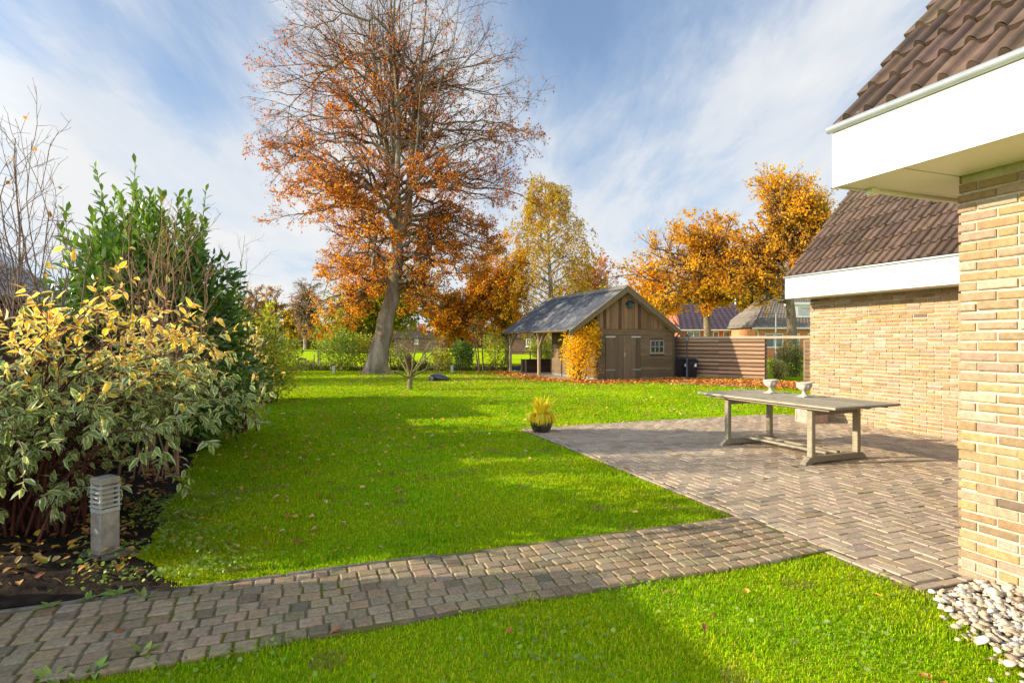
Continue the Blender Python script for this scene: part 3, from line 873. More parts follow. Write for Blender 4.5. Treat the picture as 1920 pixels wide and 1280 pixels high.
M_glaze = surf('dark_glaze', (.030, .020, .016), .22, .3, 6, .1, 30, spec=.6, stain=(.10, .075, .055), stain_at=(.5, .7), sscale=7)
def build_pot():
    x, y = G(1015, 811)
    t = thing('potted_plant', 'round dark glazed pot with spiky yellow grassy plant at the patio corner', 'potted plant', (x, y, .012))
    mb = MB(); mb.lathe([(.115, 0), (.15, .04), (.178, .11), (.182, .165), (.165, .205), (.150, .222), (.165, .234), (.163, .246), (.142, .246), (.138, .20), (.05, .19)], 28)
    mb.build('pot', [M_glaze], t, True)
    rg = np.random.default_rng(4)
    n = 300
    az = rg.random(n) * 2 * np.pi; lean = np.abs(rg.normal(1.05, .5, n)).clip(.05, 1.6); Ln = .31 + .15 * rg.random(n)
    Vs, Qs, Cs = [], [], []
    k = 0
    for i in range(n):
        d = np.array([math.cos(az[i]), math.sin(az[i]), 0.0]); s = np.array([-d[1], d[0], 0])
        p = d * .07 * rg.random() + np.array([0, 0, .20]); L_ = Ln[i]; cur = lean[i] * .35
        w = .012 + .005 * rg.random()
        base = np.array([.93, .78, .04]) if rg.random() < .78 else np.array([.52, .62, .05])
        if rg.random() < .15: base = np.array([.86, .56, .03])
        m = 6
        for j in range(m):
            f = j / (m - 1)
            ww = w * (1 - f ** 2.5) + .0006
            Vs += [p - s * ww + np.array([0, 0, .002]), p + s * ww + np.array([0, 0, .002])]
            Cs += [base] * 2
            a_ = cur
            p = p + (d * math.sin(a_) + np.array([0, 0, 1]) * math.cos(a_)) * L_ / (m - 1)
            cur += lean[i] * (.28 + .5 * (lean[i] > .8))
        for j in range(m - 1): Qs.append((k + 2 * j, k + 2 * j + 1, k + 2 * j + 3, k + 2 * j + 2))
        k += 2 * m
    mk('leaves', Vs, [np.array(Qs)], leaf_mat('yellow_blades', .45), t, np.array(Cs), True)
build_pot()

def build_mower():
    x, y = G(825, 714)
    t = thing('robot_mower', 'low dark grey robotic lawnmower standing on the grass left of the shed', 'lawnmower', (x, y, 0), R_(-12))
    dk = surf('mower_plastic', (.055, .055, .065), .35, .15, 5, spec=.5); bl = surf('mower_black', (.02, .02, .022), .5, .2, 5)
    gr = surf('mower_grey', (.16, .16, .175), .4, .1, 5)
    def shell(name, secs, mat, par):
        V = []; F = []; k = 16
        for (xx, hw, zb, zt, sq) in secs:
            for i in range(k):
                th = 2 * math.pi * i / k
                c, s = math.cos(th), math.sin(th)
                yy = hw * math.copysign(abs(c) ** sq, c); zz = (zb + zt) / 2 + (zt - zb) / 2 * math.copysign(abs(s) ** sq, s)
                V.append((xx, yy, zz))
        n = len(secs)
        for j in range(n - 1):
            for i in range(k): F.append((j * k + i, (j + 1) * k + i, (j + 1) * k + (i + 1) % k, j * k + (i + 1) % k))
        F.append(tuple(range(k))); F.append(tuple(range((n - 1) * k, n * k))[::-1])
        mb = MB(); mb.add(V, [f[::-1] for f in F]); return mb.build(name, [mat], par, True)
    shell('body', [(-.35, .10, .09, .15, .6), (-.34, .22, .06, .22, .6), (-.26, .27, .05, .265, .6), (-.05, .27, .045, .26, .6), (.15, .25, .045, .20, .6), (.30, .21, .05, .14, .6), (.36, .13, .06, .10, .6)], dk, t)
    shell('top_cover', [(-.25, .10, .24, .275, .7), (-.2, .16, .22, .292, .7), (-.02, .15, .2, .285, .7), (.16, .10, .16, .222, .7), (.2, .05, .17, .20, .7)], gr, t)
    for s in (-1, 1):
        mb = MB(); V = []
        Mx = Matrix.Rotation(R_(90), 3, 'X')
        m2 = MB(); m2.lathe([(.04, -.03), (.10, -.03), (.122, -.02), (.122, .02), (.10, .03), (.04, .03)], 20)
        Vv = np.concatenate(m2.V) @ np.asarray(Mx).T + np.array([-.22, s * .27, .122])
        mb.add(Vv, m2.F4 + m2.F3)
        w = mb.build('wheel', [bl], t, True)
        m2 = MB(); m2.lathe([(.01, -.034), (.075, -.034), (.08, -.028), (.08, .028), (.075, .034), (.01, .034)], 16)
        mb = MB(); mb.add(np.concatenate(m2.V) @ np.asarray(Mx).T + np.array([-.22, s * .27, .122]), m2.F4 + m2.F3); mb.build('rim', [gr], w)
build_mower()
# ------------------------------------------------------------------ the wooden shed with its open porch
M_board = surf('weathered_board', (0.95, 0.95, 0.95), 0.9, 0.3, 2.2, 0.5, 9, use_col=True, stretch=(1.2, 1.2, 16), spec=0.15, stain=(.10, .085, .045), stain_at=(.55, .8), sscale=1.7, bdist=.006)
M_vboard = surf('weathered_upright_board', (0.95, 0.95, 0.95), 0.9, 0.32, 2.0, 0.5, 9, use_col=True, stretch=(14, 14, 0.7), spec=0.15, stain=(.10, .08, .05), stain_at=(.58, .8), sscale=1.9, bdist=.006)
M_post = surf('oak_post', (0.95, 0.95, 0.95), 0.85, 0.25, 3, 0.5, 14, use_col=True, stretch=(9, 9, 1), spec=.2, bdist=.004)
M_black = surf('black_plastic', (.012, .013, .018), .4, .2, 5, spec=.5)
M_iron = surf('black_iron', (.03, .03, .035), .5, .2, 8, metal=.3)
M_glass = surf('dark_glass', (.012, .013, .014), .06, .1, 2, spec=.6)
def build_shed():
    t = thing('garden_shed', 'brown plank shed with grey corrugated roof, double doors and an open porch', 'shed', (0, 0, 0), TH)
    rg = np.random.default_rng(31)
    A0, A1, BL, BR = 19.05, 23.3, 10.4, 13.75
    RB, RZ, EL, EZ = 11.5, 3.56, 9.16, 1.93
    sl = (RZ - EZ) / (RB - EL); ER = 13.86
    roofz = lambda b: RZ - sl * abs(b - RB)
    tone = lambda s=1.0: np.array([.235, .165, .095]) * (.70 + .45 * rg.random()) * s
    # horizontal weatherboards
    def lap(mb, p0, u, nrm, length, z0, z1, cut=None):
        z = z0; bh = .135
        while z < z1 - .02:
            zt = min(z + bh, z1)
            segs = [(0, length)]
            if cut:
                for (c0, c1, k0, k1) in cut:
                    if zt > k0 + .01 and z < k1 - .01:
                        segs = [s for q in segs for s in ((q[0], min(q[1], c0)), (max(q[0], c1), q[1])) if s[1] - s[0] > .02]
            for s0, s1 in segs:
                o = np.asarray(p0, float); u_ = np.asarray(u, float); n_ = np.asarray(nrm, float)
                V = []
                for s in (s0, s1):
                    for zz, d in ((z, .034), (zt + .012, .016), (zt + .012, .0), (z, .0)):
                        V.append(o + u_ * s + n_ * d + np.array([0, 0, zz]))
                F = [(0, 1, 5, 4), (1, 2, 6, 5), (2, 3, 7, 6), (3, 0, 4, 7), (3, 2, 1, 0), (4, 5, 6, 7)]
                mb.add(V, F, tone())
            z += bh
    DB0, DB1, DZ = 10.68, 12.20, 1.76
    WB0, WB1, WZ0, WZ1 = 12.66, 13.30, 1.04, 1.56
    mb = MB()
    mb.bx(BL, DB0, A0, A0 + .08, .12, 2.1, tone(.6), mat=0); mb.bx(DB1, BR, A0, A0 + .08, .12, WZ0, tone(.6)); mb.bx(DB1, BR, A0, A0 + .08, WZ1, 2.1, tone(.6)); mb.bx(DB1, WB0, A0, A0 + .08, WZ0, WZ1, tone(.6)); mb.bx(WB1, BR, A0, A0 + .08, WZ0, WZ1, tone(.6)); mb.bx(DB0, DB1, A0, A0 + .08, DZ, 2.1, tone(.6))
    lap(mb, (BL, A0, 0), (1, 0, 0), (0, -1, 0), BR - BL, .13, 2.0, cut=[(DB0 - BL, DB1 - BL, 0, DZ), (WB0 - BL, WB1 - BL, WZ0, WZ1)])
    mb.bx(BL - .035, BL + .05, A0 - .05, A0 + .05, .1, 2.1, tone(.9), .004); mb.bx(BR - .05, BR + .035, A0 - .05, A0 + .05, .1, 1.9, tone(.7), .004)
    mb.build('wall', [M_board], t)
    mb = MB(); mb.bx(BR - .08, BR, A0 + .081, 26.2, .12, 1.95, tone(.6)); lap(mb, (BR, A0 + .06, 0), (0, 1, 0), (1, 0, 0), 26.2 - A0, .13, 1.95); mb.build('wall', [M_board], t)
    mb = MB(); mb.bx(BL, BL + .08, A0 + .081, A1, .12, 2.66, tone(.9)); lap(mb, (BL, A0 + .06, 0), (0, 1, 0), (-1, 0, 0), A1 - A0 - .06, .13, 2.6); mb.build('wall', [M_board], t)
    mb = MB(); mb.bx(BL + .08, BR - .08, A1 - .08, A1, .12, 2.0, tone(.9)); lap(mb, (BL + .02, A1, 0), (1, 0, 0), (0, 1, 0), BR - BL - .1, .13, 2.0); mb.prism([(-1.1, 2), (2.2, 2), (0, 3.5)], (RB, A1 - .06, 0), (1, 0, 0), (0, 0, 1), (0, .05, 0), tone()); mb.build('wall', [M_board], t)
    # upright boards in the gable
    mb = MB(); b = BL - .10
    while b < BR + .02:
        w = .12 + .05 * rg.random()
        ztop = min(roofz(b), roofz(b + w)) - .07
        if b < RB < b + w: ztop = roofz(RB) - .10
        d = .02 * (rg.random() < .5)
        if ztop > 2.0:
            zb = 1.965 + .02 * rg.random()
            mb.prism([(0, zb), (w - .004, zb), (w - .004, min(roofz(b + w), RZ) - .06), (0, roofz(b) - .06)], (b, A0 - .045 - d, 0), (1, 0, 0), (0, 0, 1), (0, .03, 0), np.array([.28, .165, .09]) * (.45 + .9 * rg.random()))
        b += w
    mb.prism([(BL - RB, 1.98), (BR - RB, 1.98), (0, RZ - .06)], (RB, A0 + .0, 0), (1, 0, 0), (0, 0, 1), (0, .05, 0), tone(.4))
    mb.build('gable_boards', [M_vboard], t)
    conc = surf('shed_plinth', (.22, .20, .17), .95, .25, 6, .5, 40)
    mb = MB(); mb.bx(BL - .02, DB0, A0 - .01, A0 + .1, 0, .12); mb.bx(DB1, BR + .02, A0 - .01, A0 + .1, 0, .12); mb.bx(BL - .02, BL + .1, A0 + .1, A1, 0, .12); mb.bx(BR - .1, BR + .02, A0 + .1, 26.2, 0, .12)
    mb.build('plinth', [conc], t)
    # doors of upright boards, with pale strap hinges
    for i, (d0, d1) in enumerate(((DB0 + .01, 11.435), (11.445, DB1 - .01))):
        mb = MB(); b = d0
        n = 4; w = (d1 - d0) / n
        for k in range(n):
            dd = 0.015 if (i == 0 and k in (0, 2)) or (i == 1 and k in (0, 3)) else 0
            mb.bx(d0 + k * w + .002, d0 + (k + 1) * w - .002, A0 - .05 - dd, A0 - .01, .05 + .01 * (i == 0), DZ - .02, np.array([.225, .16, .10]) * (.65 + .5 * rg.random()), .003)
        o = mb.build('door', [M_vboard], t)
        for z in (DZ - .085, .42):
            mb = MB()
            x0 = d0 - .02 if i == 0 else d1 - .40
            mb.bx(x0, x0 + .42, A0 - .082, A0 - .066, z - .028, z + .028, (.62, .60, .55) if z > 1 else (.35, .32, .27), .003)
            mb.build('hinge', [M_post], o)
        if i == 1:
            mb = MB(); mb.bx(d0 + .03, d0 + .075, A0 - .072, A0 - .051, .92, 1.08, (.5, .48, .44), .003); mb.bx(d0 + .02, d0 + .12, A0 - .095, A0 - .073, 1.0, 1.02, (.5, .48, .44), .003); mb.build('handle', [M_post], o)
    # window, three by two panes
    mb = MB(); fw = .045; fc = np.array([.36, .33, .28])
    mb.bx(WB0, WB1, A0 - .045, A0 + .02, WZ0, WZ0 + fw, fc, .003); mb.bx(WB0, WB1, A0 - .045, A0 + .02, WZ1 - fw, WZ1, fc, .003)
    mb.bx(WB0, WB0 + fw, A0 - .043, A0 + .02, WZ0 + fw, WZ1 - fw, fc); mb.bx(WB1 - fw, WB1, A0 - .043, A0 + .02, WZ0 + fw, WZ1 - fw, fc)
    for k in (1, 2):
        x = WB0 + fw + (WB1 - WB0 - 2 * fw) * k / 3; mb.bx(x - .015, x + .015, A0 - .04, A0 + .01, WZ0 + fw, WZ1 - fw, fc)
    zc = (WZ0 + WZ1) / 2; mb.bx(WB0 + fw, WB1 - fw, A0 - .037, A0 + .008, zc - .016, zc + .016, fc)
    mb.bx(WB0 - .04, WB1 + .04, A0 - .085, A0 - .03, WZ0 - .04, WZ0 - .002, fc, .004)
    wf = mb.build('window', [M_post], t)
    mb = MB(); mb.bx(WB0 + .01, WB1 - .01, A0 - .015, A0 - .005, WZ0 + .01, WZ1 - .01); mb.build('pane', [M_glass], wf)
    # posts, beams, braces of the porch
    pc = lambda: np.array([.42, .33, .19]) * (.85 + .3 * rg.random())
    PB = 9.42
    for (b, a) in ((PB, 22.5), (PB, 26.1), (11.0, 26.1), (PB, 19.2)):
        mb = MB(); zt = roofz(b) - .20
        mb.bx(b - .055, b + .055, a - .055, a + .055, 0.02, zt, pc(), .006)
        po = mb.build('post', [M_post], t)
        mb = MB()
        if b == PB:
            for s in (-1, 1):
                if 18.9 < a + s * .6 < 26.3: mb.beam((b, a + s * .03, zt - .62), (b, a + s * .50, zt - .02), .06, .08, col=pc(), bev=.004)
        mb.beam((b + .03, a, zt - .62), (b + .50, a, zt + (.28 if b == PB else .3)), .06, .08, (0, 1, 0), pc(), .004)
        mb.build('brace', [M_post], po)
    mb = MB(); zt = roofz(PB) - .20
    mb.bx(PB - .05, PB + .05, 18.95, 26.3, zt + .001, zt + .12, pc(), .004)
    for a in np.linspace(19.0, 26.25, 9):
        mb.beam((EL + .05, a, roofz(EL + .05) - .10), (RB, a, RZ - .10), .05, .10, col=pc()); mb.beam((ER - .05, a, roofz(ER - .05) - .10), (RB, a, RZ - .10), .05, .10, col=pc())
    mb.bx(9.5, BR, 26.04, 26.15, zt + .125, zt + .24, pc(), .004)
    mb.build('rafters', [M_post], t)
    # corrugated roof, one sheet per slope
    M_cor = surf('corrugated_sheet', (.075, .08, .092), .75, .3, 1.6, .3, 60, stain=(.26, .26, .25), stain_at=(.50, .72), sscale=1.9, spec=.2, base2=(.05, .055, .068))
    for (be, ) in ((EL - .06,), (ER + .06,)):
        aa = np.arange(18.78, 26.42, .0225)
        h = .026 * np.sin(aa / .17 * 2 * np.pi)
        Vs = []; n = len(aa)
        fs = np.linspace(0, 1, 7)
        for f in fs:
            b = be + (RB - be) * f; z = roofz(b)
            Vs.append(np.stack([np.full(n, b), aa, z + h + .035 - .012 * ((f * 3) % 1)], 1))
        m = len(fs)
        for f in fs[::-1]:
            b = be + (RB - be) * f; z = roofz(b)
            Vs.append(np.stack([np.full(n, b), aa, z + h + .015], 1))
        V = np.concatenate(Vs); i = np.arange(n - 1)[None]; j = np.arange(2 * m - 1)[:, None] * n
        Q = np.stack([j + i, j + i + 1, j + n + i + 1, j + n + i], -1).reshape(-1, 4)
        mk('roof', V, [Q], M_cor, t, np.ones((len(V), 3)), True)
    mb = MB(); mb.prism([(-.16, -.16 * sl + .058), (0, .075), (.16, -.16 * sl + .058), (.16, -.16 * sl + .075), (0, .10), (-.16, -.16 * sl + .075)], (RB, 18.78, RZ), (1, 0, 0), (0, 0, 1), (0, 7.64, 0), (.20, .185, .15)); mb.build('ridge_cap', [M_post], t)
    # bargeboards of the front and back gables
    for a in (18.74, 26.42):
        for be in (EL - .1, ER + .1):
            mb = MB()
            s = 1 if be > RB else -1
            e = be - RB
            mb.prism([(0, -.20), (e, -sl * abs(e) - .18), (e, -sl * abs(e) + .0), (0, .03)], (RB, a, RZ + .01), (1, 0, 0), (0, 0, 1), (0, .03, 0), np.array([.22, .155, .09]))
            mb.prism([(0, .032), (e, -sl * abs(e) + .002), (e, -sl * abs(e) + .03), (0, .06)], (RB, a - .012, RZ + .012), (1, 0, 0), (0, 0, 1), (0, .05, 0), np.array([.30, .235, .12]))
            mb.build('bargeboard', [M_post], t)
    mb = MB()
    for s in range(2):
        b = EL - .12 if s == 0 else ER + .12
        z = roofz(EL) - .05
        pr = [(-.055, .05), (-.045, -.01), (0, -.035), (.045, -.01), (.055, .05), (.045, .05), (.035, -.003), (0, -.025), (-.035, -.003), (-.045, .05)]
        mb.prism(pr, (b, 18.85, z), (1, 0, 0), (0, 0, 1), (0, 7.5, 0), (.16, .12, .08))
    mb.tube([(EL - .1, 26.3, EZ - .1), (EL + .1, 26.25, EZ - .25), (PB - .08, 26.2, EZ - .4), (PB - .08, 26.2, .05)], .03, 8, (.05, .045, .04)); mb.tube([(ER + .12, 18.95, EZ - .1), (BR + .08, 18.98, EZ - .25), (BR + .08, 18.98, .04)], .032, 8, (.05, .045, .04))
    mb.build('gutter', [M_post], t)
    mb = MB()
    mb.bx(9.2, 13.75, 19.15, 26.35, -.02, .018); mb.bx(9.5, 13.6, 18.25, 19.149, -.02, .012)
    mb.box((13.0, 16.6, .0), (.55, 3.6, .06), R_(28))
    o = grid_obj(mb.build('paving', [surf('paving', (.36, .30, .22), .95, .3, 3, .5, 40, base2=(.22, .19, .15))])); tag(o, kind='structure')
build_shed()

def build_birdhouse():
    b, a, z = 11.66, 18.972, 2.80
    x, y = W(b, a)
    t = thing('birdhouse', 'small dark green birdhouse hanging high on the shed gable', 'birdhouse', (x, y, z), TH)
    gm = surf('green_paint', (.025, .085, .08), .6, .2, 12)
    mb = MB(); mb.bx(-.085, .085, -.15, -.01, 0, .17, bev=.004); mb.prism([(-.085, .17), (.085, .17), (0, .235)], (0, -.15, 0), (1, 0, 0), (0, 0, 1), (0, .14, 0)); mb.build('box', [gm], t)
    for s in (-1, 1):
        mb = MB(); mb.prism([(0, .245), (s * .135, .143), (s * .135, .16), (0, .265)], (0, -.20, 0), (1, 0, 0), (0, 0, 1), (0, .2, 0), (.04, .035, .035)); mb.build('roof', [M_iron], t)
    mb = MB(); Mx = Matrix.Rotation(R_(90), 3, 'X'); m2 = MB(); m2.lathe([(.026, 0), (.026, .004)], 14); mb.add(np.concatenate(m2.V) @ np.asarray(Mx).T + np.array([0, -.1505, .12]), m2.F4 + m2.F3); mb.build('entrance_hole', [M_black], t)
build_birdhouse()

def build_crate():
    x, y = W(10.55, 25.55)
    t = thing('storage_box', 'low dark plank box standing inside the open porch of the shed', 'box', (x, y, .018), TH)
    rg = np.random.default_rng(8)
    mb = MB()
    for k in range(4):
        z = .02 + k * .15
        c = lambda: np.array([.085, .05, .03]) * (.8 + .4 * rg.random())
        mb.bx(-.62, .62, -.30, -.27, z, z + .144, c(), .003); mb.bx(-.62, .62, .27, .30, z, z + .144, c(), .003)
        mb.bx(-.62, -.59, -.269, .269, z, z + .144, c(), .003); mb.bx(.59, .62, -.269, .269, z, z + .144, c(), .003)
    mb.build('sides', [M_board], t)
    for x_ in (-.65, .65):
        for y_ in (-.28, .28):
            mb = MB(); mb.bx(x_ - .03, x_ + .03, y_ - .04, y_ + .04, 0, .64, (.30, .23, .14), .004); mb.build('corner_post', [M_post], t)
    mb = MB(); mb.bx(-.6, .6, -.27, .27, .60, .625, (.10, .065, .04), .004); mb.build('lid', [M_board], t)
build_crate()

# ------------------------------------------------------------------ slatted fence, wheelie bins, lantern
def build_slat_fence():
    F0 = (6.72, 23.2); rz = math.atan2(-2.15, 2.67)
    t = thing('slatted_fence', 'brown fence of horizontal planks with an open gateway right of the shed', 'fence', F0, rz)
    rg = np.random.default_rng(13)
    M_pl = surf('fence_plank', (.95, .95, .95), .85, .25, 2.4, .4, 10, use_col=True, stretch=(1, 1, 14), spec=.2, stain=(.32, .24, .14), stain_at=(.62, .8), sscale=1.5, bdist=.004)
    for (x0, x1) in ((-.6, 1.70), (1.702, 3.40)):
        mb = MB()
        for k in range(10):
            z = .10 + k * .152
            mb.box(((x0 + x1) / 2, -.014, z + .066), (x1 - x0, .024, .108), 0, np.array([.40, .25, .15]) * (.72 + .5 * rg.random()), .003, M=Matrix.Rotation(R_(-5), 3, 'X'))
            mb.bx(x0, x1, .022, .036, z + .10, z + .18, np.array([.13, .08, .05]) * (.72 + .5 * rg.random()), .002)
        mb.build('panel', [M_pl], t)
    for x in (-.55, 1.70, 3.42):
        mb = MB(); mb.bx(x - .035, x + .035, .015, .085, 0, 1.60, (.12, .08, .055), .004); mb.build('post', [M_post], t)
    mb = MB(); mb.bx(-.6, 4.95, -.05, .09, 1.605, 1.70, (.52, .40, .28), .006); mb.build('cap_rail', [M_pl], t)
    mb = MB(); mb.bx(3.455, 3.475, -.045, .02, 0.02, 1.60, (.10, .07, .05)); mb.build('gate_jamb', [M_post], t)
    for x in (4.72,):
        mb = MB(); mb.bx(x - .03, x + .03, .015, .075, 0, 1.60, (.30, .22, .15), .004); mb.build('post', [M_post], t)
    mb = MB()
    for k in range(10):
        z = .10 + k * .152; d = 0 if k % 2 else -.028
        mb.bx(4.755, 5.6, d - .012, d + .012, z, z + (.165 if k % 2 else .125), np.array([.25, .16, .10]) * (.75 + .5 * rg.random()), .003)
    mb.build('panel', [M_pl], t)
build_slat_fence()
def build_bin(x, y, label, rz):
    t = thing('wheelie_bin', label, 'bin', (x, y, 0), rz, group='black wheelie bins beside the shed')
    s = .86
    V = []; F = []
    for (z, w, d, oy) in ((.04, .19, .17, .05), (.06, .20, .19, .04), (.80, .24, .25, 0), (.86, .255, .27, 0), (.885, .255, .27, 0)):
        for (sx, sy) in ((-1, -1), (1, -1), (1, 1), (-1, 1)): V.append((sx * w * s, (sy * d + oy) * s, z * s))
    for j in range(4):
        for i in range(4): F.append((j * 4 + i, j * 4 + (i + 1) % 4, (j + 1) * 4 + (i + 1) % 4, (j + 1) * 4 + i))
    F += [(3, 2, 1, 0), (16, 17, 18, 19)]
    mb = MB(); mb.add(V, F); mb.bx(-.12 * s, .12 * s, -.285 * s, -.268 * s, .70 * s, .82 * s, bev=.01); mb.build('body', [M_black], t)
    mb = MB(); mb.bx(-.26 * s, .26 * s, -.29 * s, .28 * s, .892 * s, .925 * s, bev=.012); mb.box((0, -.02, .94 * s), (.40 * s, .42 * s, .04), 0, (1, 1, 1), .018); mb.tube([(-.22 * s, .30 * s, .90 * s), (.22 * s, .30 * s, .90 * s)], .016, 8); mb.build('lid', [M_black], t)
    lab = surf('bin_sticker', (.72, .74, .74), .5, .05, 5)
    mb = MB(); mb.bx(.09 * s, .19 * s, -.262 * s, -.256 * s, .60 * s, .75 * s); mb.build('sticker', [lab], t)
    for sx in (-1, 1):
        m2 = MB(); m2.lathe([(.02, -.025), (.085, -.025), (.095, -.015), (.095, .015), (.085, .025), (.02, .025)], 16)
        Mx = Matrix.Rotation(R_(90), 3, 'Y')
        mb = MB(); mb.add(np.concatenate(m2.V) @ np.asarray(Mx).T + np.array([sx * .215 * s, .235 * s, .095]), m2.F4 + m2.F3); mb.build('wheel', [M_black], t, True)
build_bin(6.70, 22.66, 'black wheelie bin half hidden by the shed corner', .1)
build_bin(7.06, 22.42, 'black wheelie bin directly behind the garden lantern, against the plank fence', -.12)
def build_lantern():
    t = thing('garden_lantern', 'thin black lantern on a tall post in front of the wheelie bins', 'lamp', (at(1288, 21.85), 21.85, 0), .2)
    mat = surf('grey_iron', (.07, .08, .095), .45, .2, 10, metal=.3)
    mb = MB(); mb.lathe([(.085, 0), (.085, .05), (.06, .09), (.045, .16), (.045, .36), (.033, .40), (.028, .9), (.022, 1.40), (.036, 1.42), (.022, 1.45), (.018, 1.50)], 14); mb.build('post', [mat], t, True)
    mb = MB(); mb.lathe([(.02, 1.50), (.05, 1.525), (.055, 1.53)], 6)
    for i in range(6):
        a = 2 * math.pi * i / 6; mb.beam((.053 * math.cos(a), .053 * math.sin(a), 1.53), (.086 * math.cos(a), .086 * math.sin(a), 1.69), .01, .01)
    mb.lathe([(.105, 1.69), (.10, 1.70), (.045, 1.755), (.02, 1.77), (.012, 1.80), (.018, 1.815), (.004, 1.83)], 6); mb.build('lantern_frame', [mat], t)
    mb = MB(); mb.lathe([(.046, 1.532), (.078, 1.688)], 6); mb.build('glass', [surf('lantern_glass', (.25, .27, .27), .15, .1, 3, spec=.5)], t)
build_lantern()

# ------------------------------------------------------------------ neighbours' houses
M_redbrick = surf('red_brick', (.46, .15, .085), .9, .22, 9, .3, 40); M_orbrick = surf('orange_brick', (.60, .26, .12), .9, .15, 9, .3, 40)
M_wwood = surf('white_paint', (.78, .77, .73), .5, .04, 2)
M_grey = surf('grey_pane', (.16, .18, .19), .12, .3, .8, spec=.6)
def ribbed_roof(name, quad, parent, base, along, course, mat, rows_lift=.03, seed=0):
    """tiled plane: quad p00 (eave left) p10 (eave right) p11 (top right) p01 (top left); tiles as a stepped, ribbed sheet"""
    p00, p10, p11, p01 = [np.asarray(p, float) for p in quad]
    nu = max(4, int(np.linalg.norm(p10 - p00) / along * 2)); nv = max(2, int(np.linalg.norm(p01 - p00) / course))
    nrm = unit(np.cross(p10 - p00, p01 - p00)); 
    if nrm[2] < 0: nrm = -nrm
    rg = np.random.default_rng(seed)
    V = []; C = []
    u = np.linspace(0, 1, nu + 1)[:, None]
    rib = np.where(np.arange(nu + 1) % 2 == 0, .022, -.012)[:, None]
    Q = []
    n = 0
    for r in range(nv):
        for f, l in ((r / nv, rows_lift), ((r + 1) / nv, 0.0)):
            L_ = p00 * (1 - f) + p01 * f; R2 = p10 * (1 - f) + p11 * f
            V.append(L_ * (1 - u) + R2 * u + nrm * (rib * min(1, along / .15) + l))
            C.append(np.tile(np.asarray(base) * (.85 + .3 * rg.random()), (nu + 1, 1)))
        i = np.arange(nu)
        Q.append(np.stack([n + i, n + i + 1, n + nu + 1 + i + 1, n + nu + 1 + i], 1))
        if r: Q.append(np.stack([n - (nu + 1) + i, n - (nu + 1) + i + 1, n + i + 1, n + i], 1))
        n += 2 * (nu + 1)
    return mk(name, np.concatenate(V), [np.concatenate(Q)], mat, parent, np.concatenate(C))
def window(parent, x0, x1, y, z0, z1, nx=2, frame=None, fw=.07):
    mb = MB(); f = frame or M_wwood
    mb.bx(x0, x1, y - .06, y + .02, z0, z0 + fw); mb.bx(x0, x1, y - .06, y + .02, z1 - fw, z1)
    for k in range(nx + 1):
        x = x0 + (x1 - x0 - fw) * k / nx; mb.bx(x, x + fw, y - .055, y + .02, z0 + fw, z1 - fw)
    mb.bx(x0 - .06, x1 + .06, y - .10, y - .06, z0 - .06, z0 - .002)
    w = mb.build('window', [f], parent)
    mb = MB(); mb.bx(x0 + .02, x1 - .02, y - .012, y - .004, z0 + .02, z1 - .02); mb.build('pane', [M_grey], w)
M_ptile = surf('purple_tile', (.95, .95, .95), .55, .2, 3, .3, 30, use_col=True, spec=.35)
